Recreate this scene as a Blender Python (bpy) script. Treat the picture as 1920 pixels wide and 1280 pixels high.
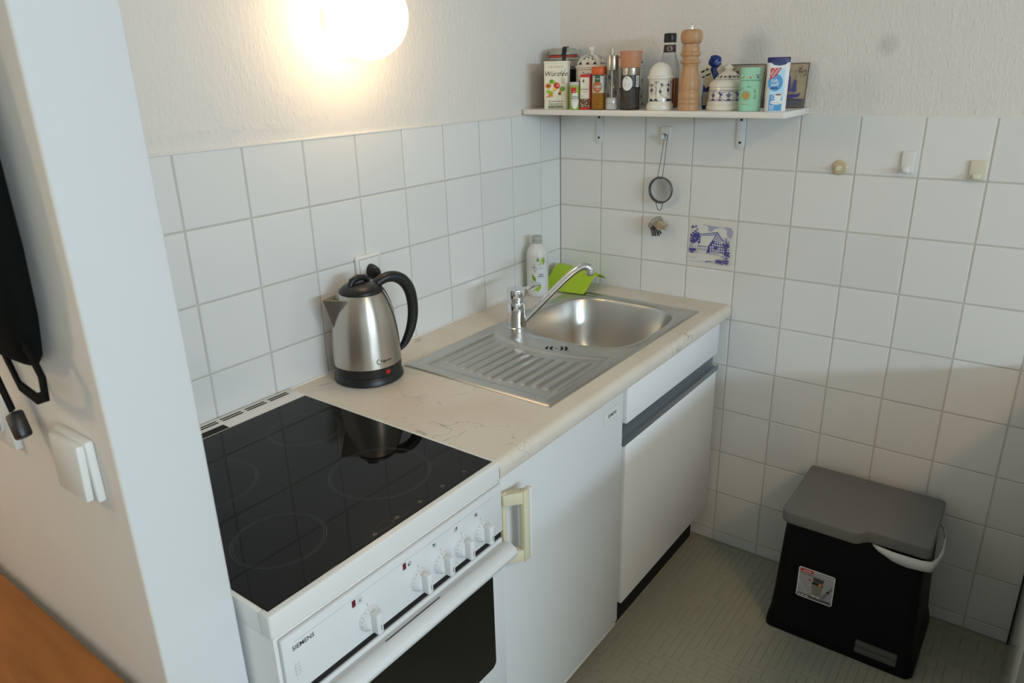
import bpy, bmesh, math, random
from mathutils import Vector, Matrix
random.seed(7)
for o in list(bpy.data.objects): bpy.data.objects.remove(o)
S = bpy.context.scene
C = S.collection
PI = math.pi
def R(d): return math.radians(d)

# ------------------------------------------------------------------ camera, world, light, exposure
cam_d = bpy.data.cameras.new('camera'); cam = bpy.data.objects.new('camera', cam_d); C.objects.link(cam)
cam.location = (-2.1288, -1.38665, 1.53904)
cam.rotation_euler = (1.21851, 0.025154, -0.932591)
cam_d.sensor_fit = 'HORIZONTAL'; cam_d.sensor_width = 36.0; cam_d.lens = 36.0*1391.23/1920
cam_d.clip_start = 0.02
cam_d.dof.use_dof = True; cam_d.dof.focus_distance = 2.0; cam_d.dof.aperture_fstop = 9.0
S.camera = cam
w = bpy.data.worlds.new('sky'); S.world = w; w.use_nodes = True
w.node_tree.nodes['Background'].inputs[0].default_value = (0.62, 0.78, 1.0, 1)
w.node_tree.nodes['Background'].inputs[1].default_value = 1.0
def area(name, loc, rot, sx, sy, power, col):
    l = bpy.data.lights.new(name, 'AREA'); l.shape = 'RECTANGLE'; l.size = sx; l.size_y = sy; l.energy = power; l.color = col
    o = bpy.data.objects.new(name, l); C.objects.link(o); o.location = loc; o.rotation_euler = rot; return o
WIN = (-3.80, -1.20, 0.95, 2.02, -5.2)     # window opening x0,x1,z0,z1 and the wall's y
area('daylight_sky', (-2.5, WIN[4]+0.03, 1.86), (R(90), 0, 0), 2.4, 0.26, 84, (0.60, 0.82, 1.0))
S.view_settings.view_transform = 'Standard'; S.view_settings.look = 'None'
S.view_settings.gamma = 1.0; S.view_settings.use_curve_mapping = False
S.view_settings.exposure = 0.09
S.cycles.max_bounces = 8; S.cycles.transmission_bounces = 8; S.cycles.adaptive_threshold = 0.025

# ------------------------------------------------------------------ materials
def nd(nt, typ, **kw):
    n = nt.nodes.new(typ)
    for k, v in kw.items(): setattr(n, k, v)
    return n
MATS = {}
def mat(name, col, rough=0.5, metal=0.0, bump=None, var=None, trans=0.0, ior=1.45, emit=None, coat=0.0, alpha=1.0, aniso=0.0, arot=0.0, spec=0.5, sss=0.0):
    """bump=(scale, strength, detail) in object space; var=(scale, other colour, amount) colour mottling"""
    m = bpy.data.materials.new(name); m.use_nodes = True; nt = m.node_tree; b = nt.nodes['Principled BSDF']
    b.inputs['Base Color'].default_value = (*col, 1); b.inputs['Roughness'].default_value = rough
    b.inputs['Metallic'].default_value = metal; b.inputs['Transmission Weight'].default_value = trans
    b.inputs['IOR'].default_value = ior; b.inputs['Coat Weight'].default_value = coat; b.inputs['Coat Roughness'].default_value = 0.05
    b.inputs['Alpha'].default_value = alpha; b.inputs['Specular IOR Level'].default_value = spec
    if aniso:
        b.inputs['Anisotropic'].default_value = aniso; b.inputs['Anisotropic Rotation'].default_value = arot
        tg = nd(nt, 'ShaderNodeTangent', direction_type='RADIAL', axis='Z'); nt.links.new(tg.outputs[0], b.inputs['Tangent'])
    if emit: b.inputs['Emission Color'].default_value = (*emit[0], 1); b.inputs['Emission Strength'].default_value = emit[1]
    if bump or var: tc = nd(nt, 'ShaderNodeTexCoord')
    if bump:
        n = nd(nt, 'ShaderNodeTexNoise'); n.inputs['Scale'].default_value = bump[0]; n.inputs['Detail'].default_value = bump[2] if len(bump) > 2 else 3
        bp = nd(nt, 'ShaderNodeBump'); bp.inputs['Strength'].default_value = bump[1]; bp.inputs['Distance'].default_value = bump[3] if len(bump) > 3 else 0.002
        nt.links.new(tc.outputs['Object'], n.inputs['Vector']); nt.links.new(n.outputs['Fac'], bp.inputs['Height']); nt.links.new(bp.outputs[0], b.inputs['Normal'])
    if var:
        n = nd(nt, 'ShaderNodeTexNoise'); n.inputs['Scale'].default_value = var[0]; n.inputs['Detail'].default_value = 4
        mx = nd(nt, 'ShaderNodeMix', data_type='RGBA'); mx.inputs['A'].default_value = (*col, 1); mx.inputs['B'].default_value = (*var[1], 1)
        mr = nd(nt, 'ShaderNodeMapRange'); mr.inputs['From Min'].default_value = 0.35; mr.inputs['From Max'].default_value = 0.7; mr.inputs['To Max'].default_value = var[2]
        nt.links.new(tc.outputs['Object'], n.inputs['Vector']); nt.links.new(n.outputs['Fac'], mr.inputs['Value'])
        nt.links.new(mr.outputs[0], mx.inputs['Factor']); nt.links.new(mx.outputs['Result'], b.inputs['Base Color'])
    MATS[name] = m
    return m
def P(m): return m.node_tree.nodes['Principled BSDF']

def plaster_mat(name, col, s=1.0):
    m = mat(name, col, 0.85); nt = m.node_tree; b = P(m)
    tc = nd(nt, 'ShaderNodeTexCoord')
    n1 = nd(nt, 'ShaderNodeTexNoise'); n1.inputs['Scale'].default_value = 130; n1.inputs['Detail'].default_value = 2
    v = nd(nt, 'ShaderNodeTexVoronoi'); v.inputs['Scale'].default_value = 95
    mp = nd(nt, 'ShaderNodeMapping'); mp.inputs['Scale'].default_value = (1, 1, 0.45)
    r = nd(nt, 'ShaderNodeMapRange'); r.inputs['From Min'].default_value = 0.0; r.inputs['From Max'].default_value = 0.35; r.inputs['To Min'].default_value = 1; r.inputs['To Max'].default_value = 0
    n2 = nd(nt, 'ShaderNodeTexNoise'); n2.inputs['Scale'].default_value = 9
    ad = nd(nt, 'ShaderNodeMath', operation='MULTIPLY_ADD'); ad.inputs[1].default_value = 0.5
    ad2 = nd(nt, 'ShaderNodeMath', operation='MULTIPLY_ADD'); ad2.inputs[1].default_value = 1.6
    bp = nd(nt, 'ShaderNodeBump'); bp.inputs['Strength'].default_value = 0.55*s; bp.inputs['Distance'].default_value = 0.0022
    L = nt.links.new
    L(tc.outputs['Object'], mp.inputs['Vector']); L(mp.outputs[0], n1.inputs['Vector']); L(mp.outputs[0], v.inputs['Vector']); L(tc.outputs['Object'], n2.inputs['Vector'])
    L(v.outputs['Distance'], r.inputs['Value']); L(r.outputs[0], ad.inputs[0]); L(n1.outputs['Fac'], ad.inputs[2])
    L(n2.outputs['Fac'], ad2.inputs[0]); L(ad.outputs[0], ad2.inputs[2]); L(ad2.outputs[0], bp.inputs['Height']); L(bp.outputs[0], b.inputs['Normal'])
    return m
def smudges(m, spots):
    nt = m.node_tree; b = P(m); L = nt.links.new; tc = nd(nt, 'ShaderNodeTexCoord'); prev = None; col = tuple(b.inputs['Base Color'].default_value)
    for (c, r, amt) in spots:
        d = nd(nt, 'ShaderNodeVectorMath', operation='DISTANCE'); d.inputs[1].default_value = c; L(tc.outputs['Object'], d.inputs[0])
        mr = nd(nt, 'ShaderNodeMapRange', interpolation_type='SMOOTHSTEP'); mr.inputs['From Min'].default_value = r; mr.inputs['From Max'].default_value = r*0.2; mr.inputs['To Max'].default_value = amt; L(d.outputs['Value'], mr.inputs['Value'])
        mx = nd(nt, 'ShaderNodeMix', data_type='RGBA'); mx.inputs['A'].default_value = col; mx.inputs['B'].default_value = (0.40, 0.39, 0.36, 1); L(mr.outputs[0], mx.inputs['Factor'])
        if prev: L(prev.outputs['Result'], mx.inputs['A'])
        prev = mx
    L(prev.outputs['Result'], b.inputs['Base Color'])
def tile_mat(name, col):
    m = mat(name, col, 0.13, bump=(7, 0.10, 1, 0.004)); nt = m.node_tree; b = P(m)
    oi = nd(nt, 'ShaderNodeObjectInfo'); mr = nd(nt, 'ShaderNodeMapRange'); mr.inputs['To Min'].default_value = 0.95; mr.inputs['To Max'].default_value = 1.02
    hs = nd(nt, 'ShaderNodeHueSaturation'); hs.inputs['Color'].default_value = (*col, 1)
    nt.links.new(oi.outputs['Random'], mr.inputs['Value']); nt.links.new(mr.outputs[0], hs.inputs['Value']); nt.links.new(hs.outputs[0], b.inputs['Base Color'])
    return m
def marble_mat(name):
    m = mat(name, (0.72, 0.67, 0.60), 0.38); nt = m.node_tree; b = P(m); L = nt.links.new
    tc = nd(nt, 'ShaderNodeTexCoord')
    big = nd(nt, 'ShaderNodeTexNoise'); big.inputs['Scale'].default_value = 5; big.inputs['Detail'].default_value = 5
    vein = nd(nt, 'ShaderNodeTexNoise'); vein.inputs['Scale'].default_value = 11; vein.inputs['Detail'].default_value = 2.5; vein.inputs['Distortion'].default_value = 0.7
    sub = nd(nt, 'ShaderNodeMath', operation='SUBTRACT'); sub.inputs[1].default_value = 0.5
    ab = nd(nt, 'ShaderNodeMath', operation='ABSOLUTE')
    mr = nd(nt, 'ShaderNodeMapRange'); mr.inputs['From Min'].default_value = 0.0; mr.inputs['From Max'].default_value = 0.011; mr.inputs['To Min'].default_value = 0.6; mr.inputs['To Max'].default_value = 0
    gate = nd(nt, 'ShaderNodeTexNoise'); gate.inputs['Scale'].default_value = 8
    gm = nd(nt, 'ShaderNodeMapRange'); gm.inputs['From Min'].default_value = 0.46; gm.inputs['From Max'].default_value = 0.66
    mu = nd(nt, 'ShaderNodeMath', operation='MULTIPLY')
    mx1 = nd(nt, 'ShaderNodeMix', data_type='RGBA'); mx1.inputs['A'].default_value = (0.76, 0.69, 0.60, 1); mx1.inputs['B'].default_value = (0.66, 0.55, 0.43, 1)
    bm_ = nd(nt, 'ShaderNodeMapRange'); bm_.inputs['From Min'].default_value = 0.45; bm_.inputs['From Max'].default_value = 0.72; bm_.inputs['To Max'].default_value = 0.7
    mx2 = nd(nt, 'ShaderNodeMix', data_type='RGBA'); mx2.inputs['B'].default_value = (0.25, 0.21, 0.18, 1)
    L(tc.outputs['Object'], big.inputs['Vector']); L(tc.outputs['Object'], vein.inputs['Vector']); L(tc.outputs['Object'], gate.inputs['Vector'])
    L(vein.outputs['Fac'], sub.inputs[0]); L(sub.outputs[0], ab.inputs[0]); L(ab.outputs[0], mr.inputs['Value']); L(gate.outputs['Fac'], gm.inputs['Value'])
    L(mr.outputs[0], mu.inputs[0]); L(gm.outputs[0], mu.inputs[1]); L(big.outputs['Fac'], bm_.inputs['Value']); L(bm_.outputs[0], mx1.inputs['Factor'])
    L(mx1.outputs['Result'], mx2.inputs['A']); L(mu.outputs[0], mx2.inputs['Factor']); L(mx2.outputs['Result'], b.inputs['Base Color'])
    return m
def wood_mat(name, c1, c2, rough, scale, stretch):
    m = mat(name, c1, rough); nt = m.node_tree; b = P(m); L = nt.links.new
    tc = nd(nt, 'ShaderNodeTexCoord'); mp = nd(nt, 'ShaderNodeMapping'); mp.inputs['Scale'].default_value = stretch
    n = nd(nt, 'ShaderNodeTexNoise'); n.inputs['Scale'].default_value = scale; n.inputs['Detail'].default_value = 5; n.inputs['Distortion'].default_value = 0.6
    mr = nd(nt, 'ShaderNodeMapRange'); mr.inputs['From Min'].default_value = 0.35; mr.inputs['From Max'].default_value = 0.65
    mx = nd(nt, 'ShaderNodeMix', data_type='RGBA'); mx.inputs['A'].default_value = (*c1, 1); mx.inputs['B'].default_value = (*c2, 1)
    L(tc.outputs['Object'], mp.inputs['Vector']); L(mp.outputs[0], n.inputs['Vector']); L(n.outputs['Fac'], mr.inputs['Value']); L(mr.outputs[0], mx.inputs['Factor']); L(mx.outputs['Result'], b.inputs['Base Color'])
    return m

plaster = plaster_mat('white roughcast plaster', (0.78, 0.745, 0.69))
plaster_b = plaster_mat('smudged roughcast plaster', (0.78, 0.745, 0.69)); smudges(plaster_b, [((0.004, -0.96, 1.57), 0.035, 0.35), ((0.004, -0.63, 1.575), 0.06, 0.30), ((0.004, -0.60, 1.53), 0.03, 0.2)])
paint_white = mat('smooth white wall paint', (0.72, 0.73, 0.735), 0.7, bump=(14, 0.15, 3, 0.003))
paint_warm_lit = mat('warm-lit wall paint', (0.80, 0.74, 0.67), 0.75, bump=(22, 0.35, 4, 0.003))  # beige tint puts warm lamp light into the wall colour
tile_m = tile_mat('white glazed tile', (0.80, 0.80, 0.775))
tile_cream = tile_mat('cream glazed tile', (0.78, 0.75, 0.68))
grout_m = mat('grey grout', (0.60, 0.58, 0.53), 0.9, bump=(300, 0.3, 2))
vinyl = mat('olive grey vinyl', (0.40, 0.40, 0.31), 0.45, var=(3, (0.36, 0.345, 0.26), 0.6), bump=(400, 0.08, 2))
marble = marble_mat('cream marble laminate')
white_enamel = mat('white enamel', (0.76, 0.775, 0.775), 0.25)
cooker_white = mat('white cooker enamel', (0.80, 0.80, 0.78), 0.3)
white_lam = mat('white laminate front', (0.90, 0.905, 0.90), 0.32)
white_plastic = mat('white plastic', (0.80, 0.80, 0.77), 0.35)
cream_plastic = mat('yellowed cream plastic', (0.66, 0.60, 0.38), 0.4)
cream_light = mat('ivory plastic', (0.74, 0.68, 0.48), 0.4)
glass_black = mat('black ceramic glass', (0.004, 0.004, 0.004), 0.03, spec=0.22)
oven_glass = mat('dark oven glass', (0.008, 0.008, 0.006), 0.06, spec=0.4)
hob_print = mat('grey hob print', (0.028, 0.028, 0.028), 0.25)
hob_rust = mat('brown hob print', (0.045, 0.034, 0.024), 0.3)
black = mat('black plastic', (0.012, 0.012, 0.013), 0.35)
black_matt = mat('black matt', (0.006, 0.006, 0.006), 0.8)
ink = mat('black ink', (0.01, 0.01, 0.012), 0.6)
grey_ink = mat('grey ink', (0.35, 0.35, 0.35), 0.6)
steel = mat('brushed stainless steel', (0.56, 0.54, 0.50), 0.30, 1.0, bump=(160, 0.03, 2))
kettle_steel = mat('brushed kettle steel', (0.56, 0.52, 0.46), 0.33, 1.0, aniso=0.85, arot=0.25)
chrome = mat('chrome', (0.75, 0.75, 0.76), 0.06, 1.0)
alu = mat('anodised aluminium', (0.36, 0.39, 0.42), 0.42, 0.85)
wire = mat('steel wire', (0.35, 0.34, 0.32), 0.3, 1.0)
red_glow = mat('red lens', (0.45, 0.02, 0.015), 0.25)
dark_red = mat('dark red lens', (0.16, 0.008, 0.03), 0.3)
lime = mat('lime green plastic', (0.42, 0.62, 0.02), 0.45)
table_wood = wood_mat('orange brown wood', (0.34, 0.125, 0.025), (0.25, 0.085, 0.015), 0.45, 6, (6, 0.7, 6))
beech = wood_mat('beech wood', (0.56, 0.33, 0.17), (0.46, 0.25, 0.12), 0.4, 30, (3, 3, 0.25))
opal = mat('lit opal glass', (0.9, 0.88, 0.82), 0.3, emit=((1.0, 0.69, 0.37), 8.2))
shelf_white = mat('shelf lacquer', (0.80, 0.77, 0.72), 0.3)
porcelain = mat('cream white porcelain', (0.80, 0.77, 0.68), 0.15)
cobalt = mat('dark cobalt print', (0.012, 0.015, 0.06), 0.25)
blue_print = mat('blue print', (0.09, 0.08, 0.33), 0.25)
pale_blue = mat('pale lilac print', (0.42, 0.42, 0.56), 0.25)
glass_clear = mat('clear glass', (0.95, 0.97, 0.96), 0.03, trans=1.0, ior=1.3)
amber = mat('amber liquid', (0.42, 0.12, 0.02), 0.1, trans=0.35)
bin_black = mat('black bin plastic', (0.003, 0.003, 0.005), 0.5, spec=0.2)
bin_grey = mat('grey bin lid', (0.16, 0.16, 0.155), 0.45)
liner = mat('white bin liner', (0.72, 0.72, 0.72), 0.4)
fabric = mat('black webbing', (0.004, 0.004, 0.004), 0.9, spec=0.15, bump=(250, 0.3, 2))
dark_gap = mat('gap shade and grime', (0.02, 0.018, 0.015), 0.9)  # near-black, puts the shade of gaps into the colour; also wall-gap dirt
window_glass = mat('window glass', (0.9, 0.95, 1), 0.02, alpha=0.12)
def flat(name, col, rough=0.45, **k): return mat(name, col, rough, **k)

# ------------------------------------------------------------------ mesh helpers
def merge(dst, src):
    me = bpy.data.meshes.new('tmp'); src.to_mesh(me); src.free(); dst.from_mesh(me); bpy.data.meshes.remove(me)
def NB(): return bmesh.new()
def box(bm, x0, x1, y0, y1, z0, z1, bev=0.0, seg=2, M=None):
    t = bmesh.new(); bmesh.ops.create_cube(t, size=1)
    for v in t.verts: v.co = Vector(((x0+x1)/2+v.co.x*abs(x1-x0), (y0+y1)/2+v.co.y*abs(y1-y0), (z0+z1)/2+v.co.z*abs(z1-z0)))
    if bev > 0: bmesh.ops.bevel(t, geom=list(t.edges), offset=bev, segments=seg, affect='EDGES', profile=0.5)
    if M is not None: t.transform(M)
    merge(bm, t); return bm
def lathe(bm, prof, n=40, M=None, close=True):
    """prof: list of (r, z) from bottom to top"""
    t = bmesh.new(); rings = []
    for r, z in prof:
        if r < 1e-6: rings.append([t.verts.new((0, 0, z))])
        else: rings.append([t.verts.new((r*math.cos(2*PI*i/n), r*math.sin(2*PI*i/n), z)) for i in range(n)])
    for a, b in zip(rings[:-1], rings[1:]):
        for i in range(n):
            j = (i+1) % n
            if len(a) == 1 and len(b) == 1: continue
            if len(a) == 1: t.faces.new((a[0], b[j], b[i]))
            elif len(b) == 1: t.faces.new((a[i], a[j], b[0]))
            else: t.faces.new((a[i], a[j], b[j], b[i]))
    if close:
        if len(rings[0]) > 1: t.faces.new(list(reversed(rings[0])))
        if len(rings[-1]) > 1: t.faces.new(rings[-1])
    if M is not None: t.transform(M)
    merge(bm, t); return bm
def tube(bm, pts, rad, n=12, closed=False, flatn=None, caps=True):
    """rad: number or list; flatn=(w,h) makes a flat strap section"""
    pts = [Vector(p) for p in pts]; m = len(pts); t = bmesh.new(); rings = []
    up = Vector((0, 0, 1)); prevx = None
    for i, p in enumerate(pts):
        if closed: d = pts[(i+1) % m]-pts[i-1]
        else: d = pts[min(i+1, m-1)]-pts[max(i-1, 0)]
        d.normalize()
        if prevx is None:
            x = d.cross(up)
            if x.length < 1e-3: x = d.cross(Vector((0, 1, 0)))
        else: x = prevx-d*prevx.dot(d)
        x.normalize(); prevx = x; y = d.cross(x)
        r = rad[i] if isinstance(rad, (list, tuple)) else rad
        if flatn: sec = [(-flatn[0]/2, -flatn[1]/2), (flatn[0]/2, -flatn[1]/2), (flatn[0]/2, flatn[1]/2), (-flatn[0]/2, flatn[1]/2)]
        else: sec = [(r*math.cos(2*PI*k/n), r*math.sin(2*PI*k/n)) for k in range(n)]
        rings.append([t.verts.new(p+x*a+y*b) for a, b in sec])
    k = len(rings[0])
    for i in range(m if closed else m-1):
        a, b = rings[i], rings[(i+1) % m]
        for j in range(k): t.faces.new((a[j], a[(j+1) % k], b[(j+1) % k], b[j]))
    if not closed and caps: t.faces.new(list(reversed(rings[0]))); t.faces.new(rings[-1])
    bmesh.ops.recalc_face_normals(t, faces=list(t.faces))
    merge(bm, t); return bm
def prism(bm, poly, h0, h1, axis='Z', bev=0.0, M=None, seg=2):
    """extrude a 2-D polygon; axis Z: (x,y)->z, X: (y,z)->x, Y: (x,z)->y"""
    t = bmesh.new()
    def pt(p, h): return {'Z': (p[0], p[1], h), 'X': (h, p[0], p[1]), 'Y': (p[0], h, p[1])}[axis]
    a = [t.verts.new(pt(p, h0)) for p in poly]; b = [t.verts.new(pt(p, h1)) for p in poly]; n = len(poly)
    t.faces.new(a); t.faces.new(b)
    for i in range(n): t.faces.new((a[i], a[(i+1) % n], b[(i+1) % n], b[i]))
    bmesh.ops.recalc_face_normals(t, faces=list(t.faces))
    if bev > 0:
        es = [e for e in t.edges if len(e.link_faces) == 2 and e.calc_face_angle(0) > 0.6]
        bmesh.ops.bevel(t, geom=es, offset=bev, segments=seg, affect='EDGES', profile=0.5)
    if M is not None: t.transform(M)
    merge(bm, t); return bm
def loft(bm, rings, caps=True):
    t = bmesh.new(); vs = [[t.verts.new(p) for p in r] for r in rings]; n = len(rings[0])
    for a, b in zip(vs[:-1], vs[1:]):
        for i in range(n): t.faces.new((a[i], a[(i+1) % n], b[(i+1) % n], b[i]))
    if caps: t.faces.new(list(reversed(vs[0]))); t.faces.new(vs[-1])
    bmesh.ops.recalc_face_normals(t, faces=list(t.faces))
    merge(bm, t); return bm
def rrect(x0, x1, y0, y1, r, n=6):
    out = []
    for cx, cy, a0 in ((x1-r, y1-r, 0), (x0+r, y1-r, 90), (x0+r, y0+r, 180), (x1-r, y0+r, 270)):
        for k in range(n+1):
            a = R(a0+90*k/n); out.append((cx+r*math.cos(a), cy+r*math.sin(a)))
    return out
def TM(x, y, z, rx=0, ry=0, rz=0):
    return Matrix.Translation((x, y, z)) @ Matrix.Rotation(rz, 4, 'Z') @ Matrix.Rotation(ry, 4, 'Y') @ Matrix.Rotation(rx, 4, 'X')

# ------------------------------------------------------------------ object helpers
def root_of(o):
    while o.parent: o = o.parent
    return o
def obj(name, bm, m, parent=None, smooth=40, world=False):
    """link a bmesh as ONE mesh object; world=True: vertices given in world space under an unrotated thing"""
    me = bpy.data.meshes.new(name)
    if isinstance(bm, bpy.types.Mesh): me = bm
    else: bm.to_mesh(me); bm.free()
    if world and parent is not None: me.transform(Matrix.Translation(-root_of(parent).location))
    for x in (m if isinstance(m, (list, tuple)) else [m]): me.materials.append(x)
    if smooth:
        me.polygons.foreach_set('use_smooth', [True]*len(me.polygons)); me.set_sharp_from_angle(angle=R(smooth))
    o = bpy.data.objects.new(name, me); C.objects.link(o)
    if parent is not None: o.parent = parent
    return o
def thing(name, label, cat, loc=(0, 0, 0), rotz=0.0, group=None):
    o = bpy.data.objects.new(name, None); o.empty_display_size = 0.05; C.objects.link(o)
    o.location = loc; o.rotation_euler = (0, 0, rotz); o['label'] = label; o['category'] = cat
    if group: o['group'] = group
    return o
def single(name, bm, m, label, cat, base, rotz=0.0, smooth=40, group=None):
    """a thing that is one mesh, vertices given around its own base point"""
    o = obj(name, bm, m, None, smooth); o.location = base; o.rotation_euler = (0, 0, rotz); o['label'] = label; o['category'] = cat
    if group: o['group'] = group
    return o
def struct(name, bm, m, parent=None, smooth=40):
    o = obj(name, bm, m, parent, smooth)
    if parent is None: o['kind'] = 'structure'
    return o

# flat print on a surface: layered thin shapes mapped by fn(u, v, d)
def fl(o, u, v):
    o, u, v = Vector(o), Vector(u).normalized(), Vector(v).normalized(); n = u.cross(v)
    return lambda a, b, d: o+u*a+v*b+n*d
def cyl(r, a0, z0, taper=None):
    """u = arc length from angle a0, v = height; around local z axis"""
    def f(a, b, d):
        rr = (taper(z0+b) if taper else r); t = a0+a/r
        return Vector(((rr+d)*math.cos(t), (rr+d)*math.sin(t), z0+b))
    return f
class Print:
    def __init__(s, fn, step=0.00006, base=0.0002): s.fn = fn; s.bm = bmesh.new(); s.mats = []; s.k = base; s.step = step
    def mi(s, m):
        if m not in s.mats: s.mats.append(m)
        s.k += s.step; return s.mats.index(m)
    def poly(s, pts, m, grid=False):
        i = s.mi(m); f = s.bm.faces.new([s.bm.verts.new(s.fn(a, b, s.k)) for a, b in pts]); f.material_index = i
    def rect(s, x0, y0, x1, y1, m, n=1):
        i = s.mi(m)
        for k in range(n):
            a, b = x0+(x1-x0)*k/n, x0+(x1-x0)*(k+1)/n
            f = s.bm.faces.new([s.bm.verts.new(s.fn(p, q, s.k)) for p, q in ((a, y0), (b, y0), (b, y1), (a, y1))]); f.material_index = i
    def ell(s, cx, cy, rx, ry, m, n=20, rings=1):
        i = s.mi(m); c = s.bm.verts.new(s.fn(cx, cy, s.k)); prev = None
        for q in range(1, rings+1):
            f_ = q/rings; cur = [s.bm.verts.new(s.fn(cx+rx*f_*math.cos(2*PI*k/n), cy+ry*f_*math.sin(2*PI*k/n), s.k)) for k in range(n)]
            for k in range(n):
                if prev is None: f = s.bm.faces.new((c, cur[k], cur[(k+1) % n]))
                else: f = s.bm.faces.new((prev[k], cur[k], cur[(k+1) % n], prev[(k+1) % n]))
                f.material_index = i
            prev = cur
    def stroke(s, pts, wd, m):
        i = s.mi(m); n = len(pts); L = []; Rr = []
        for k, p in enumerate(pts):
            a = Vector(pts[max(k-1, 0)]); b = Vector(pts[min(k+1, n-1)]); d = (b-a)
            if d.length < 1e-9: d = Vector((1, 0))
            d.normalize(); q = Vector((-d.y, d.x))*wd/2; p = Vector(p)
            L.append(s.bm.verts.new(s.fn(p.x+q.x, p.y+q.y, s.k))); Rr.append(s.bm.verts.new(s.fn(p.x-q.x, p.y-q.y, s.k)))
        for k in range(n-1):
            f = s.bm.faces.new((L[k], Rr[k], Rr[k+1], L[k+1])); f.material_index = i
    def arc(s, cx, cy, r, a0, a1, wd, m, n=14, ry=None):
        ry = ry or r
        s.stroke([(cx+r*math.cos(R(a0+(a1-a0)*k/n)), cy+ry*math.sin(R(a0+(a1-a0)*k/n))) for k in range(n+1)], wd, m)
    def text(s, txt, x, y, h, m, align='LEFT', rot=0.0, shear=0.0, bold=0.0, sx=1.0):
        i = s.mi(m); cu = bpy.data.curves.new('t', 'FONT'); cu.body = txt; cu.size = h/0.72; cu.align_x = align; cu.shear = shear; cu.offset = bold; cu.resolution_u = 2
        o = bpy.data.objects.new('t', cu); me = o.to_mesh(); c_, s_ = math.cos(rot), math.sin(rot)
        vs = [s.bm.verts.new(s.fn(x+v.co.x*sx*c_-v.co.y*s_, y+v.co.x*sx*s_+v.co.y*c_, s.k)) for v in me.vertices]
        for p in me.polygons:
            try: f = s.bm.faces.new([vs[q] for q in p.vertices]); f.material_index = i
            except ValueError: pass
        o.to_mesh_clear(); bpy.data.objects.remove(o); bpy.data.curves.remove(cu)
    def dashes(s, x0, x1, y, m, h=0.0012, seed=1):
        r = random.Random(seed); x = x0
        while x < x1-h:
            l = min(r.uniform(1.2, 3.5)*h, x1-x); s.rect(x, y, x+l, y+h, m); x += l+h*0.7
    def done(s, name, parent, world=False): return obj(name, s.bm, s.mats, parent, 0, world)

# ================================================================== SETTING
XJ = [-1.69, -1.6610, -1.5080, -1.3548, -1.2011, -1.0464, -0.8922, -0.7348, -0.5786, -0.4233, -0.2671, -0.1128, 0.0]
YJ = [0.0, -0.1571, -0.3096, -0.4658, -0.62, -0.7702, -0.9213, -1.071, -1.221, -1.3716, -1.5246, -1.6776]
ZJ = [1.4023, 1.2539, 1.1012, 0.9479, 0.7964, 0.6439, 0.4924, 0.3396, 0.1882, 0.0392, 0.0]
ROOM_X0, ROOM_Y0, ROOM_Z = -4.3, -5.2, 2.5
b = NB(); box(b, ROOM_X0, 0.1, ROOM_Y0, 0.75, -0.1, -0.0012); floor = struct('floor', b, vinyl)
# embossed little blocks of the vinyl, near part only (the rest of the floor is too far to tell them apart)
b = NB(); cell = 0.0205; nx, ny = 62, 50; used = set()
def block(x0, y0, x1, y1):
    g = 0.0006; c = 0.0010; z0, z1 = -0.0011, 0.0
    x0 += g; y0 += g; x1 -= g; y1 -= g
    lo = [b.verts.new(p) for p in ((x0, y0, z0), (x1, y0, z0), (x1, y1, z0), (x0, y1, z0))]
    hi = [b.verts.new(p) for p in ((x0+c, y0+c, z1), (x1-c, y0+c, z1), (x1-c, y1-c, z1), (x0+c, y1-c, z1))]
    b.faces.new(hi)
    for k in range(4): b.faces.new((lo[k], lo[(k+1) % 4], hi[(k+1) % 4], hi[k]))
rf = random.Random(3)
for j in range(ny):
    for i in range(nx):
        if (i, j) in used: continue
        opts = [(4, 1), (5, 1), (3, 1), (4, 2), (2, 2), (1, 3), (3, 2)]
        rf.shuffle(opts)
        if rf.random() < 0.6: opts.insert(0, (rf.choice((4, 5, 6)), 1))
        for a, c in opts+[(1, 1)]:
            cells = [(i+p, j+q) for p in range(a) for q in range(c)]
            if all(s not in used and s[0] < nx and s[1] < ny for s in cells):
                used.update(cells); block(-0.01-(i+a)*cell, -0.515-(j+c)*cell, -0.01-i*cell, -0.515-j*cell); break
rel = obj('floor_block', b, vinyl, floor, 0); rel['kind'] = 'stuff'
b = NB(); box(b, -0.01-nx*cell, -0.01, -0.515-ny*cell, -0.515, -0.0011, -0.0009); obj('floor_groove_bed', b, mat('dirty groove', (0.29, 0.285, 0.22), 0.8), floor, 0)
b = NB(); box(b, ROOM_X0, 0.1, ROOM_Y0, 0.75, ROOM_Z, ROOM_Z+0.1); struct('ceiling', b, paint_white)

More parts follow.
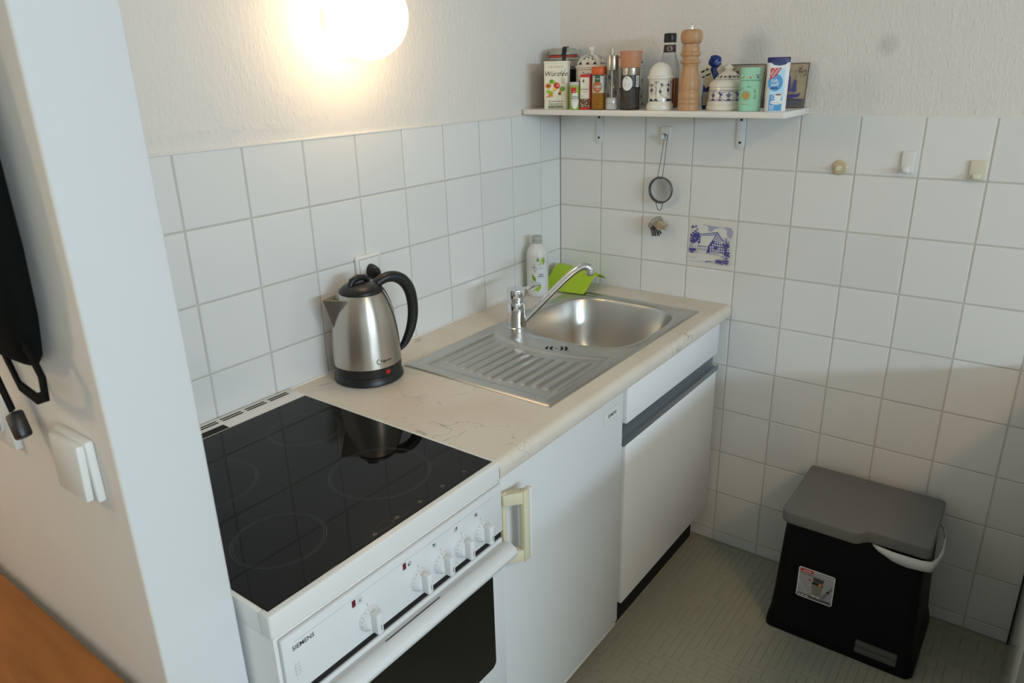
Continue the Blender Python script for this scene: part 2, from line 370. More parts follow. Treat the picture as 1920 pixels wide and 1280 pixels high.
TILE_CACHE = {}
def tile(parent, name, w, h, M, m=tile_m):
    key = (round(w, 3), round(h, 3), m.name)
    if key not in TILE_CACHE:
        t = NB(); w2, h2, bv = w/2, h/2, 0.0013       # local: x right, y up, z outwards; back at z=-0.004, glaze at 0
        lo = [t.verts.new((sx*w2, sy*h2, -0.004)) for sx, sy in ((-1, -1), (1, -1), (1, 1), (-1, 1))]
        mi_ = [t.verts.new((sx*w2, sy*h2, -0.0011)) for sx, sy in ((-1, -1), (1, -1), (1, 1), (-1, 1))]
        md = [t.verts.new((sx*(w2-bv*0.35), sy*(h2-bv*0.35), -0.0004)) for sx, sy in ((-1, -1), (1, -1), (1, 1), (-1, 1))]
        hi = [t.verts.new((sx*(w2-bv), sy*(h2-bv), 0)) for sx, sy in ((-1, -1), (1, -1), (1, 1), (-1, 1))]
        for a, c in ((lo, mi_), (mi_, md), (md, hi)):
            for k in range(4): t.faces.new((a[k], a[(k+1) % 4], c[(k+1) % 4], c[k]))
        t.faces.new(hi)
        me = bpy.data.meshes.new('tile'); t.to_mesh(me); t.free(); me.materials.append(m); TILE_CACHE[key] = me
    o = bpy.data.objects.new(name, TILE_CACHE[key]); C.objects.link(o); o.parent = parent
    o.matrix_local = M @ Matrix.Rotation(random.gauss(0, 0.0022), 4, 'X') @ Matrix.Rotation(random.gauss(0, 0.0022), 4, 'Y')
    return o
G = 0.0021
# back wall (behind the worktop): plaster above, tiled below
b = NB(); box(b, -1.69, 0.1, 0.004, 0.12, 0, ROOM_Z); wall_back = struct('wall_back', b, plaster)
b = NB(); box(b, -1.69, 0, 0.0013, 0.006, 0.0, 1.4005); obj('grout_bed', b, grout_m, wall_back, 0)
for i in range(len(XJ)-1):
    for j in range(4):
        x0, x1, z1, z0 = XJ[i]+G, XJ[i+1]-G, ZJ[j]-(G if j else 0), ZJ[j+1]+G
        if x1-x0 < 0.01: continue
        tile(wall_back, 'tile', x1-x0, z1-z0, TM((x0+x1)/2, 0, (z0+z1)/2, PI/2, 0, 0))
# right wall
b = NB(); box(b, 0.004, 0.1, ROOM_Y0, 0.12, 0, ROOM_Z); wall_right = struct('wall_right', b, plaster_b)
b = NB(); box(b, 0.0013, 0.006, YJ[-1], 0.0, 0, 1.4005); obj('grout_bed', b, grout_m, wall_right, 0)
Mr = lambda y, z: TM(0, y, z) @ Matrix(((0, 0, -1, 0), (-1, 0, 0, 0), (0, 1, 0, 0), (0, 0, 0, 1)))
for i in range(len(YJ)-1):
    for j in range(len(ZJ)-1):
        if i < 3 and j > 4: continue                      # wholly behind the sink cabinet
        if i == 3 and j == 2: continue                    # the picture tile goes here
        y1, y0, z1, z0 = YJ[i]-(G if i else 0.001), YJ[i+1]+G, ZJ[j]-(G if j else 0), ZJ[j+1]+(G if j < 9 else 0.0)
        tile(wall_right, 'tile', y1-y0, z1-z0, Mr((y0+y1)/2, (z0+z1)/2))
# picture tile: cream glaze with a blue half-timbered farmhouse
y1, y0, z1, z0 = YJ[3]-G, YJ[4]+G, ZJ[2]-G, ZJ[3]+G
pt = tile(wall_right, 'picture_tile', y1-y0, z1-z0, Mr((y0+y1)/2, (z0+z1)/2), tile_cream); pt['label'] = 'cream tile printed with a blue half-timbered farmhouse'
pr_ = Print(lambda a, c, d: Vector(((a-0.5)*0.1536, (0.5-c)*0.1492, d)), 0.00002, 0.0001)
q = lambda x, y: ((x-105)/935, (y-130)/1060+(-0.082*(x-570)/935))          # print coordinates, 0..1 across and down the tile
def qp(L): return [q(*p) for p in L]
rp = random.Random(5)
pr_.poly(qp([(395, 232), (500, 250), (610, 268), (740, 292), (850, 290), (930, 300), (975, 380), (965, 470), (930, 540), (880, 500), (850, 430), (860, 370), (800, 310), (730, 300), (620, 330), (580, 390), (500, 380), (505, 310), (470, 255), (410, 250)]), pale_blue)
def speck(x0, y0, x1, y1, n, m, s0, s1):
    for _ in range(n): u, v = q(rp.uniform(x0, x1), rp.uniform(y0, y1)); pr_.ell(u, v, rp.uniform(s0, s1), rp.uniform(s0, s1), m, 7)
pr_.poly(qp([(340, 465), (350, 440), (640, 405), (680, 400), (660, 460), (400, 478)]), pale_blue)
pr_.poly(qp([(640, 480), (680, 400), (730, 480), (820, 600), (730, 600), (615, 570)]), pale_blue)
pr_.stroke(qp([(345, 450), (500, 425), (670, 400)]), 0.012, blue_print); pr_.stroke(qp([(680, 400), (740, 500), (820, 610)]), 0.016, blue_print)
pr_.stroke(qp([(680, 400), (600, 570), (520, 715)]), 0.012, blue_print); pr_.stroke(qp([(375, 480), (330, 700)]), 0.007, blue_print)
pr_.stroke(qp([(310, 705), (520, 718)]), 0.014, blue_print); pr_.stroke(qp([(400, 475), (640, 468)]), 0.006, blue_print)
pr_.poly(qp([(605, 575), (815, 630), (880, 790), (860, 870), (490, 850), (520, 720)]), blue_print)
for r_ in range(5):
    for c_ in range(8):
        x = 560+c_*42-(4-r_)*2; y = 590+r_*55+c_*6
        if x > 600+(r_ < 1)*5-(r_)*28 and x < 800+r_*16 and not (c_ in (2, 3) and r_ in (2, 3, 4)):
            pr_.poly(qp([(x, y), (x+28, y+4), (x+28, y+40), (x, y+36)]), tile_cream)
for c_ in range(4): pr_.poly(qp([(325+c_*45, 725), (360+c_*45, 728), (360+c_*45, 820), (325+c_*45, 815)]), tile_cream); pr_.stroke(qp([(320+c_*46, 715), (320+c_*46, 825)]), 0.006, blue_print)
pr_.stroke(qp([(310, 770), (510, 780)]), 0.006, blue_print); pr_.poly(qp([(640, 720), (740, 730), (740, 860), (635, 850)]), pale_blue)
pr_.poly(qp([(645, 700), (700, 705), (700, 775), (640, 770)]), blue_print); pr_.stroke(qp([(820, 620), (880, 780)]), 0.012, tile_cream)
speck(180, 250, 300, 420, 26, blue_print, 0.006, 0.018); speck(175, 420, 345, 640, 60, blue_print, 0.010, 0.028); speck(160, 760, 300, 850, 40, blue_print, 0.008, 0.022)
speck(170, 660, 300, 760, 14, pale_blue, 0.008, 0.02)
for k in range(14): x = 820+rp.uniform(0, 130); pr_.stroke(qp([(890, 760), ((x+890)/2, 640), (x, rp.uniform(490, 620))]), 0.005, blue_print)
speck(830, 620, 940, 780, 26, blue_print, 0.006, 0.02); speck(850, 810, 945, 910, 26, blue_print, 0.006, 0.02); speck(700, 1000, 945, 1085, 70, blue_print, 0.006, 0.018)
speck(490, 1020, 680, 1060, 26, blue_print, 0.004, 0.010); speck(790, 920, 930, 1000, 18, blue_print, 0.005, 0.014)
pr_.stroke(qp([(490, 850), (640, 870), (760, 890), (850, 930), (950, 945)]), 0.008, blue_print); pr_.stroke(qp([(160, 850), (300, 835), (490, 850)]), 0.006, pale_blue)
pr_.stroke(qp([(150, 930), (330, 950)]), 0.008, pale_blue); pr_.stroke(qp([(200, 1030), (480, 1045)]), 0.008, pale_blue)
pr_.done('farmhouse_print', pt)
# thin mastic bead on the tile tops
b = NB(); box(b, -1.69, 0, -0.0012, 0.004, 1.4005, 1.4055, 0.001, 1); obj('tile_edge_bead', b, shelf_white, wall_back)
b = NB(); box(b, -0.0004, 0.004, YJ[-1], 0, 1.4005, 1.4045, 0.001, 1); obj('tile_edge_bead', b, shelf_white, wall_right)

b = NB(); rg = random.Random(21); gx, gz = 90, 7; gv = []
for j in range(gz+1):
    row = []
    for i in range(gx+1):
        ed = math.sin(PI*j/gz)*min(1, i/6, (gx-i)/6); x = -1.45+0.40*i/gx
        row.append(b.verts.new((x, 0.0042-ed*(0.0002+0.0020*max(0, rg.gauss(0.1, 0.6))), 1.424+0.026*j/gz+0.004*math.sin(x*19))))
    gv.append(row)
for j in range(gz):
    for i in range(gx): b.faces.new((gv[j][i], gv[j][i+1], gv[j+1][i+1], gv[j+1][i]))
obj('rough_plaster_ridge', b, plaster, wall_back, 80)
# partition between kitchenette and the room on the left
b = NB(); t = NB()
for x0, x1, m_i in ((-1.80, -1.69, 0),):
    box(t, x0, x1, -0.557, 0.75, 0, ROOM_Z, 0.004, 3)
merge(b, t)
part_w = struct('wall_partition', b, [paint_white, paint_warm_lit])
for p in part_w.data.polygons: p.material_index = 1 if p.normal.x < -0.7 else 0  # left face gets the tint that stands in for warm room light
# the room behind the camera
b = NB(); box(b, ROOM_X0-0.1, -1.80, 0.65, 0.75, 0, ROOM_Z); struct('wall_back_left', b, paint_warm_lit)
b = NB(); box(b, ROOM_X0-0.1, ROOM_X0, ROOM_Y0, 0.75, 0, ROOM_Z); struct('wall_left', b, paint_warm_lit)
x0, x1, z0, z1, wy = WIN
b = NB(); box(b, ROOM_X0, x0, wy-0.25, wy, 0, ROOM_Z); box(b, x1, 0.1, wy-0.25, wy, 0, ROOM_Z); box(b, x0, x1, wy-0.25, wy, 0, z0); box(b, x0, x1, wy-0.25, wy, z1, ROOM_Z)
struct('wall_front', b, paint_white, smooth=0)
b = NB()
for a, c in ((x0, x0+0.06), (x1-0.06, x1), ((x0+x1)/2-0.05, (x0+x1)/2+0.05)): box(b, a, c, wy-0.16, wy-0.09, z0, z1, 0.004)
box(b, x0, x1, wy-0.16, wy-0.09, z0, z0+0.06, 0.004); box(b, x0, x1, wy-0.16, wy-0.09, z1-0.06, z1, 0.004)
win = struct('window_1', b, white_plastic)
b = NB(); box(b, x0+0.05, x1-0.05, wy-0.13, wy-0.12, z0+0.05, z1-0.05); obj('pane', b, window_glass, win, 0)
b = NB(); box(b, x0-0.04, x1+0.04, wy-0.09, wy+0.1, z0-0.03, z0, 0.006); obj('window_sill', b, white_plastic, win)

# ================================================================== COOKER
cx0, cx1, cyf = -1.684, -1.170, -0.624
ck = thing('cooker', 'white freestanding electric cooker with black glass hob beside the partition', 'cooker', ((cx0+cx1)/2, -0.31, 0))
b = NB(); box(b, cx0+0.002, cx1-0.003, -0.6235, -0.006, 0.0, 0.8115, 0.003); obj('body', b, cooker_white, ck, world=True)
# top frame: rim with a rolled front edge and the vent strip at the back
b = NB(); box(b, cx0, cx1, -0.073, -0.004, 0.812, 0.8505, 0.003); box(b, cx0+0.0004, cx0+0.009, cyf+0.0225, -0.0725, 0.8118, 0.8502, 0.002); box(b, cx1-0.009, cx1-0.0004, cyf+0.0225, -0.0725, 0.8118, 0.8502, 0.002)
box(b, cx0, cx1, cyf-0.001, cyf+0.024, 0.8115, 0.8505, 0.0035, 3); box(b, cx0+0.005, cx1-0.005, cyf+0.01, -0.06, 0.812, 0.842)
fr = obj('top_frame', b, cooker_white, ck, world=True)
for k in range(8):
    xs = cx0+0.02+k*0.0605
    for yy in (-0.0195, -0.0285):
        b = NB(); box(b, xs, xs+0.05, yy-0.0018, yy+0.0018, 0.8503, 0.8512); obj('vent_slot', b, black_matt, fr, 0, True)
b = NB(); box(b, -1.47, -1.372, -0.068, -0.046, 0.8503, 0.8515, 0.0005, 1); obj('recess', b, black_matt, fr, 0, True)
b = NB(); box(b, cx0+0.008, cx1-0.008, cyf+0.011, -0.0715, 0.842, 0.8517, 0.0008, 1); hob = obj('glass_hob', b, glass_black, ck, world=True)
pz = Print(fl((0, 0, 0.8517), (1, 0, 0), (0, 1, 0)), 0.00001, 0.00003)
for x, y, r in ((-1.290, -0.210, 0.0735), (-1.325, -0.468, 0.0925), (-1.562, -0.487, 0.0735), (-1.535, -0.235, 0.0925)):
    for rr, wd in ((r, 0.0011), (r-0.004, 0.0008)): pz.arc(x, y, rr, 0, 360, wd, hob_print, 64)
for x, y in ((-1.236, -0.594), (-1.296, -0.595), (-1.356, -0.597), (-1.412, -0.598), (-1.466, -0.603)):
    pz.ell(x, y, 0.0045, 0.0035, hob_rust, 10); pz.stroke([(x-0.006, y-0.004), (x, y+0.006), (x+0.006, y-0.004)], 0.0012, hob_print)
for k in range(9): pz.stroke([(-1.43+k*0.006, -0.603), (-1.43+k*0.006, -0.596)], 0.0007, hob_rust)
pz.stroke([(-1.452, -0.606), (-1.425, -0.606), (-1.425, -0.590), (-1.452, -0.590), (-1.452, -0.606)], 0.0009, hob_rust); pz.done('zone_print', hob, True)
# control panel
b = NB(); box(b, cx0+0.008, cx1-0.006, -0.632, -0.624, 0.706, 0.8085, 0.0025); panel = obj('control_panel', b, white_enamel, ck, world=True)
pf = -0.632
p_ = Print(fl((0, pf, 0), (1, 0, 0), (0, 0, 1)), 0.00002, 0.0001)
p_.text('SIEMENS', -1.660, 0.7805, 0.0075, ink, bold=0.00019); p_.rect(-1.655, 0.7935, -1.20, 0.7940, grey_ink)
for k, x in enumerate((-1.427, -1.367, -1.311, -1.256)):
    for a, c in ((0, 0), (0.004, 0), (0, 0.004), (0.004, 0.004)):
        p_.arc(x+a, 0.7815+c, 0.0018, 0, 360, 0.0005, ink, 8)
    a, c = ((0, 0), (0, 0.004), (0.004, 0.004), (0.004, 0))[k]; p_.ell(x+a, 0.7815+c, 0.0019, 0.0019, ink, 8)
p_.stroke([(-1.538, 0.779), (-1.530, 0.779), (-1.530, 0.789), (-1.538, 0.789), (-1.538, 0.779)], 0.0005, grey_ink); p_.text('\u2193', -1.534, 0.781, 0.006, ink, 'CENTER')
for z in (0.738, 0.744, 0.750): p_.stroke([(-1.660, z), (-1.652, z), (-1.652, z+0.006), (-1.660, z+0.006), (-1.660, z)], 0.0004, grey_ink)
KX = (-1.520, -1.406, -1.350, -1.295, -1.240)
for x in KX: p_.stroke([(x-0.001, 0.7640), (x-0.001, 0.7700)], 0.0005, ink)
p_.done('panel_print', panel, True)
for x in (-1.546, -1.437):
    b = NB(); box(b, x-0.0035, x+0.0035, pf-0.001, pf+0.002, 0.779, 0.791, 0.0004, 1); obj('indicator_light', b, dark_red, panel, 0, True)
for k, x in enumerate(KX):
    b = NB(); lathe(b, [(0.0215, 0), (0.0205, 0.004), (0.0150, 0.011), (0.0145, 0.012), (0, 0.012)], 36, TM(x, pf, 0.741, PI/2)); kn = obj('knob', b, white_enamel, panel, 30, True)
    t = NB(); box(t, -0.006, 0.006, -0.0185, 0.0185, 0.010, 0.027, 0.003, 3, TM(x, pf, 0.741, PI/2)); obj('grip', t, white_enamel, kn, 40, True)
    kp = Print(lambda a, c, d, x=x: Vector((x+a*math.cos(c), pf-0.0045-(0.0200-a)*1.15-d*0.9, 0.741+a*math.sin(c))), 0.00002, 0.0003)
    for j in range(9):
        an = R(100+j*21); kp.poly([(0.0192, an-0.02), (0.0204, an-0.02), (0.0204, an+0.02), (0.0192, an+0.02)], ink)
    kp.done('scale', kn, True)
    kq = Print(fl((x, pf, 0.741), (1, 0, 0), (0, 0, 1)), 0.00002, 0.0068)
    for j, dg in enumerate(('0', '1', '2', '3') if k else ('0', '50', '100')):
        an = R(110+j*(30 if k else 40)); kq.text(dg, 0.0172*math.cos(an), 0.0172*math.sin(an)-0.0012, 0.0028, ink, 'CENTER')
    kq.done('numerals', kn, True)
    b = NB(); box(b, x-0.0004, x+0.0004, pf-0.0275, pf-0.0265, 0.731, 0.7405); obj('pointer_line', b, ink, kn, 0, True)
b = NB(); box(b, cx0+0.008, cx1-0.006, -0.6262, -0.6225, 0.690, 0.706); obj('vent_gap', b, black_matt, ck, 0, True)
b = NB(); box(b, cx0+0.008, cx1-0.006, -0.630, -0.624, 0.235, 0.690, 0.002); door = obj('oven_door', b, white_enamel, ck, world=True)
b = NB(); prism(b, rrect(-1.640, -1.212, 0.405, 0.648, 0.014), -0.632, -0.628, 'Y'); obj('door_window', b, oven_glass, door, 0, True)
hp = [(y_, z_-0.009) for y_, z_ in ((-0.6295, 0.6905), (-0.640, 0.693), (-0.652, 0.692), (-0.662, 0.686), (-0.666, 0.677), (-0.662, 0.667), (-0.652, 0.663), (-0.642, 0.665), (-0.6295, 0.668))]
b = NB(); prism(b, hp, cx0+0.012, cx1-0.004, 'X', 0.0015); obj('door_handle', b, white_enamel, door, world=True)
b = NB(); box(b, -1.50, -1.37, -0.6425, -0.6405, 0.6835, 0.6842); obj('handle_slot', b, dark_gap, door, 0, True)
b = NB(); box(b, cx0+0.008, cx1-0.006, -0.628, -0.624, 0.06, 0.230, 0.0015); obj('drawer_front', b, white_enamel, ck, world=True)
b = NB(); box(b, cx0+0.02, cx1-0.02, -0.575, -0.57, 0.0, 0.06); obj('plinth', b, black_matt, ck, 0, True)

# ================================================================== WORKTOP
wt_x0, wz1, wz0 = -1.166, 0.845, 0.806
fp = [(-0.02, wz0), (-0.02, wz1), (-0.600, wz1)]
for k in range(7): a = R(90+15*k); fp.append((-0.606+0.016*math.cos(a), wz1-0.016+0.016*math.sin(a)))
fp += [(-0.622, wz0+0.008), (-0.619, wz0+0.002), (-0.612, wz0)]
b = NB()
f1 = [(-0.548, wz0), (-0.548, wz1)]+fp[2:]
prism(b, f1, wt_x0, -0.001, 'X'); box(b, wt_x0, -0.001, -0.140, -0.001, wz0, wz1); box(b, wt_x0, -0.893, -0.548, -0.140, wz0, wz1); box(b, -0.128, -0.001, -0.548, -0.140, wz0, wz1)
bb = NB(); merge(bb, b); bb.transform(Matrix.Translation((0.583, 0.31, -wz0)))
wt = obj('surface', bb, marble, None, 35)
wt.name = 'worktop'; wt.location = (-0.583, -0.31, wz0); wt['label'] = 'cream marbled laminate worktop with rounded front edge around the sink'; wt['category'] = 'worktop'
b = NB(); box(b, wt_x0, -0.001, -0.0045, -0.0005, wz1-0.001, wz1+0.0035, 0.0012, 1); bb = NB(); merge(bb, b); bb.transform(Matrix.Translation((0.583, 0.31, -wz0))); obj('sealant_bead', bb, shelf_white, wt)

# ================================================================== FRIDGE
fx0, fx1 = -1.140, -0.638
fg = thing('refrigerator', 'small white under-counter refrigerator with yellowed door handle beside the cooker', 'refrigerator', ((fx0+fx1)/2, -0.3, 0))
b = NB(); box(b, fx0+0.004, fx1-0.004, -0.550, -0.02, 0.07, 0.80, 0.004); obj('body', b, white_enamel, fg, world=True)
b = NB(); box(b, fx0, fx1, -0.600, -0.553, 0.095, 0.791, 0.006, 3); fd = obj('door', b, white_enamel, fg, world=True)
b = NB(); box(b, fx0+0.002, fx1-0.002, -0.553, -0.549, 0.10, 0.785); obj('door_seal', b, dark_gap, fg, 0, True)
b = NB(); box(b, fx0+0.002, fx1-0.002, -0.595, -0.52, 0.078, 0.0915, 0.002); obj('bottom_rail', b, cooker_white, fg, world=True)
b = NB(); box(b, fx0+0.01, fx1-0.01, -0.545, -0.53, 0.0, 0.078); obj('plinth', b, black_matt, fg, 0, True)
for xx in (fx0+0.04, fx1-0.06):
    b = NB(); lathe(b, [(0.016, 0), (0.016, 0.012), (0.010, 0.014), (0.010, 0.079)], 16, TM(xx, -0.49, 0)); obj('foot', b, black, fg, world=True)
p_ = Print(fl((0, -0.600, 0), (1, 0, 0), (0, 0, 1)), 0.00003, 0.0002)
p_.rect(-0.735, 0.738, -0.664, 0.768, white_plastic); p_.stroke([(-0.735, 0.738), (-0.664, 0.738), (-0.664, 0.768), (-0.735, 0.768), (-0.735, 0.738)], 0.0006, grey_ink)
p_.text('SIEMENS', -0.7165, 0.7475, 0.0085, ink, bold=0.00026, sx=0.95); p_.done('badge', fd, True)
# handle: screw plate on the door's edge, two arms and a bar, the bar's outer edge white
b = NB(); box(b, fx0-0.011, fx0-0.0005, -0.604, -0.556, 0.595, 0.776, 0.0015); fh = obj('handle', b, cream_plastic, fd, world=True)
for z in (0.736, 0.602):
    b = NB(); prism(b, [(fx0-0.010, -0.6045), (fx0+0.010, -0.6045), (fx0+0.036, -0.624), (fx0+0.042, -0.640), (fx0+0.024, -0.640), (fx0-0.010, -0.614)], z, z+0.026, 'Z', 0.002)
    obj('arm', b, cream_light, fh, world=True)
b = NB(); box(b, fx0+0.022, fx0+0.040, -0.642, -0.628, 0.600, 0.764, 0.003); obj('grip', b, cream_light, fh, world=True)
b = NB(); box(b, fx0+0.040, fx0+0.050, -0.643, -0.629, 0.600, 0.764, 0.003); obj('grip_edge', b, white_plastic, fh, world=True)
b = NB(); box(b, fx0-0.010, fx0+0.003, -0.613, -0.6045, 0.60, 0.764, 0.002); obj('back_plate', b, cream_light, fh, world=True)
b = NB(); lathe(b, [(0.005, 0), (0.005, 0.0015), (0.003, 0.003), (0, 0.003)], 14, TM(fx0-0.011, -0.588, 0.762, 0, -PI/2)); obj('screw', b, wire, fh, world=True)

# ================================================================== SINK CABINET
sx0, sx1 = -0.620, -0.030
sc = thing('sink_cabinet', 'white sink base cabinet with aluminium grip rail under the sink', 'cabinet', ((sx0+sx1)/2, -0.3, 0))
b = NB(); box(b, sx0-0.012, sx0+0.006, -0.580, -0.015, 0.13, 0.805); box(b, sx1, sx1+0.018, -0.580, -0.015, 0.13, 0.805); box(b, sx0, sx1, -0.58, -0.015, 0.13, 0.148); box(b, sx0, sx1, -0.03, -0.015, 0.13, 0.80)
box(b, sx0, sx1, -0.575, -0.555, 0.62, 0.70); obj('carcass', b, white_lam, sc, 0, True)
b = NB(); box(b, sx0, sx1, -0.600, -0.581, 0.693, 0.802, 0.0015); obj('drawer_front', b, white_lam, sc, world=True)
b = NB(); box(b, sx0, sx1, -0.600, -0.581, 0.140, 0.632, 0.0015); obj('door', b, white_lam, sc, world=True)
rl = [(-0.578, 0.693), (-0.590, 0.6925), (-0.586, 0.688), (-0.582, 0.670), (-0.5815, 0.650), (-0.584, 0.645), (-0.594, 0.6445), (-0.5985, 0.650), (-0.6005, 0.650), (-0.6005, 0.634), (-0.578, 0.633)]
b = NB(); prism(b, rl, sx0-0.012, sx1+0.012, 'X'); obj('grip_rail', b, alu, sc, 30, True)
b = NB(); box(b, sx0-0.01, sx1+0.005, -0.548, -0.535, 0.0, 0.132); obj('plinth', b, black_matt, sc, 0, True)

# ================================================================== SINK (one pressed sheet)
kx0, kx1, ky0, ky1 = -0.912, -0.112, -0.566, -0.124
NX, NY = 260, 176
def smooth01(t): t = max(0.0, min(1.0, t)); return t*t*(3-2*t)
def bowl_d(x, y):
    u, v = (x+0.352)/0.200, (y+0.352)/0.190
    n = (abs(u)**3.6+abs(v)**3.6)**(1/3.6)
    dg = (-u*0.80+v*0.62)/1.07
    return max(n, dg)
def sink_z(x, y):
    ex = min(x-kx0, kx1-x); ey = min(y-ky0, ky1-y); e = min(ex, ey)
    z = 0.0008+0.0028*smooth01(e/0.006)
    # drainer field
    yt, yb = -0.168, -0.535
    xr = -0.600+0.055*math.sin(PI*max(0, min(1, (y-yb)/(yt-yb))))*-1.0+(0.02 if y > -0.24 else 0)
    xr = -0.585-0.062*math.sin(PI*max(0.0, min(1.0, (y+0.56)/0.42)))*0.9
    d = min(x-(kx0+0.028), xr-x, y-yb, yt-y)
    f = smooth01(d/0.016)
    z -= 0.0045*f
    if -0.02 < d < 0.006: z += 0.0012*math.sin(PI*(d+0.02)/0.026)
    if d > 0:
        pitch = (yt-yb-0.03)/11.0; ph = ((y-yb-0.015)/pitch) % 1.0; ii = int((y-yb-0.015)/pitch)
        xa = kx0+0.050+0.004*abs(ii-5); xb = xr-0.030
        end = smooth01((x-xa)/0.010)*smooth01((xb-x)/0.010)
        if 0 <= ii < 11: z += 0.0034*end*math.sin(PI*ph)**3
    # bowl
    n = bowl_d(x, y)
    if n < 1.0:
        z = 0.0036-0.152*smooth01((1.0-n)/0.27)**0.9-0.006*smooth01((1-n)/0.05)
        if n < 0.5: z -= 0.006*(0.5-n)
    elif n < 1.09: z = max(z, 0.0036) + 0.0009*math.sin(PI*(n-1)/0.09)
    # pressed bar along the right end
    if -0.150 < x < -0.132 and -0.520 < y < -0.180: z += 0.0022*math.sin(PI*(x+0.150)/0.018)*smooth01((y+0.52)/0.012)*smooth01((-0.18-y)/0.012)
    return z
b = NB(); gv = []
for j in range(NY+1):
    y = ky0+(ky1-ky0)*j/NY; gv.append([b.verts.new((kx0+(kx1-kx0)*i/NX+0.512, y+0.345, sink_z(kx0+(kx1-kx0)*i/NX, y))) for i in range(NX+1)])
for j in range(NY):
    for i in range(NX): b.faces.new((gv[j][i], gv[j][i+1], gv[j+1][i+1], gv[j+1][i]))
sk = thing('sink', 'stainless steel inset sink with ribbed drainer and single bowl', 'sink', (-0.512, -0.345, wz1))
obj('basin_sheet', b, steel, sk, 80)
b = NB(); box(b, kx0+0.0015, kx1-0.0015, ky0+0.0015, ky0+0.004, wz1, wz1+0.0012); box(b, kx0+0.0015, kx0+0.004, ky0, ky1, wz1, wz1+0.0012); obj('rim_gap_shade', b, dark_gap, sk, 0, True)  # dark strips stand in for the shaded gap under the rim
b = NB(); lathe(b, [(0.030, 0.0), (0.036, 0.0025), (0.043, 0.0028), (0.045, 0.0)], 32, TM(-0.352, -0.352, wz1-0.156)); obj('drain_ring', b, chrome, sk, world=True)
# overflow slots between bowl and drainer
ov = Print(fl((-0.612, -0.385, wz1+0.0042), (0.50, -0.866, 0), (0.866, 0.50, 0.03)), 0.00005, 0.0006)
ov.poly(rrect(-0.032, 0.032, -0.020, 0.020, 0.010), steel)
for k in (-2, -1, 1, 2):
    s_ = 1 if k > 0 else -1; x = k*0.0115
    ov.poly([(x-0.0034, -0.013), (x+0.0034, -0.013), (x+0.0034+s_*0.004, 0.0), (x+0.0034, 0.013), (x-0.0034, 0.013), (x-0.0034+s_*0.004, 0.0)], black_matt)
ov.arc(0, 0, 0.0038, 0, 360, 0.0012, ink, 14); ov.done('overflow', sk, True)

# ================================================================== FAUCET
fc = thing('faucet', 'chrome single-lever mixer tap with long slanted spout on the sink', 'faucet', (-0.529, -0.196, wz1+0.0036))
b = NB(); lathe(b, [(0.0285, 0), (0.0285, 0.004), (0.0265, 0.006), (0.0262, 0.033), (0.0255, 0.0335), (0.0255, 0.0345), (0.0262, 0.035), (0.0262, 0.074), (0.0250, 0.078), (0.0215, 0.0795), (0, 0.0795)], 48); obj('base', b, chrome, fc, 30)
b = NB(); lathe(b, [(0.0225, 0.0785), (0.0225, 0.084), (0.0265, 0.0855), (0.0268, 0.110), (0.0255, 0.1145), (0, 0.1158)], 48); cap = obj('cap', b, chrome, fc, 30)
b = NB(); box(b, 0.018, 0.094, -0.0065, 0.0065, 0.101, 0.1085, 0.002, 2, Matrix.Rotation(R(-18), 4, 'Z') @ Matrix.Rotation(R(-6), 4, 'Y')); obj('lever', b, chrome, cap)
dx, dy = 0.62, -0.785
sp = [(0.012, 0.014), (0.030, 0.030), (0.06, 0.0600), (0.10, 0.1000), (0.135, 0.1350), (0.158, 0.1560), (0.175, 0.1675), (0.190, 0.1725), (0.200, 0.1700), (0.2055, 0.162), (0.2065, 0.154)]
b = NB(); tube(b, [(dx*s, dy*s, h) for s, h in sp], [0.011, 0.0105, 0.0098, 0.0095, 0.0095, 0.0095, 0.0098, 0.0105, 0.0115, 0.0118, 0.0118], 20); spo = obj('spout', b, chrome, fc, 50)
b = NB(); lathe(b, [(0.0095, 0), (0.0105, 0.002), (0.0105, 0.010), (0.009, 0.012)], 24, TM(dx*0.2066, dy*0.2066, 0.1465)); obj('aerator', b, steel, spo)

# ================================================================== KETTLE
kt = thing('kettle', 'brushed steel electric kettle with black handle, lid and base near the cooker', 'kettle', (-1.003, -0.096, wz1+0.0005), R(-20))
b = NB(); lathe(b, [(0.081, 0), (0.0835, 0.003), (0.082, 0.012), (0.0775, 0.0185), (0.0765, 0.020), (0, 0.020)], 56); obj('power_base', b, black, kt, 30)
b = NB(); lathe(b, [(0.0760, 0.0205), (0.0800, 0.022), (0.0805, 0.0425), (0.0795, 0.0435), (0, 0.0435)], 56); skirt = obj('skirt', b, black, kt, 30)
KP = [(0.0808, 0.0430), (0.0808, 0.046), (0.0803, 0.07), (0.0790, 0.10), (0.0765, 0.13), (0.0725, 0.155), (0.0665, 0.178), (0.0590, 0.198), (0.0525, 0.211), (0.0500, 0.2145), (0, 0.2145)]
b = NB(); lathe(b, KP, 64); kb = obj('body', b, kettle_steel, kt, 60)
b = NB(); lathe(b, [(0.0515, 0.2130), (0.0520, 0.2165), (0.0500, 0.2205), (0.040, 0.2290), (0.025, 0.2340), (0, 0.2360)], 48); lid = obj('lid', b, black, kt, 50)
b = NB(); tube(b, [(-0.030, -0.006, 0.228), (-0.022, -0.004, 0.2415), (-0.006, 0, 0.2465), (0.012, 0.004, 0.2440), (0.022, 0.006, 0.234)], [0.006, 0.0075, 0.008, 0.0075, 0.006], 12); obj('lid_knob', b, black, lid, 60)
b = NB(); hv = [(0.036, 0.2230), (0.060, 0.2345), (0.085, 0.2345), (0.108, 0.2210), (0.1235, 0.1950), (0.1290, 0.1600), (0.1270, 0.1250), (0.1170, 0.0920), (0.1010, 0.0640), (0.0850, 0.0490)]
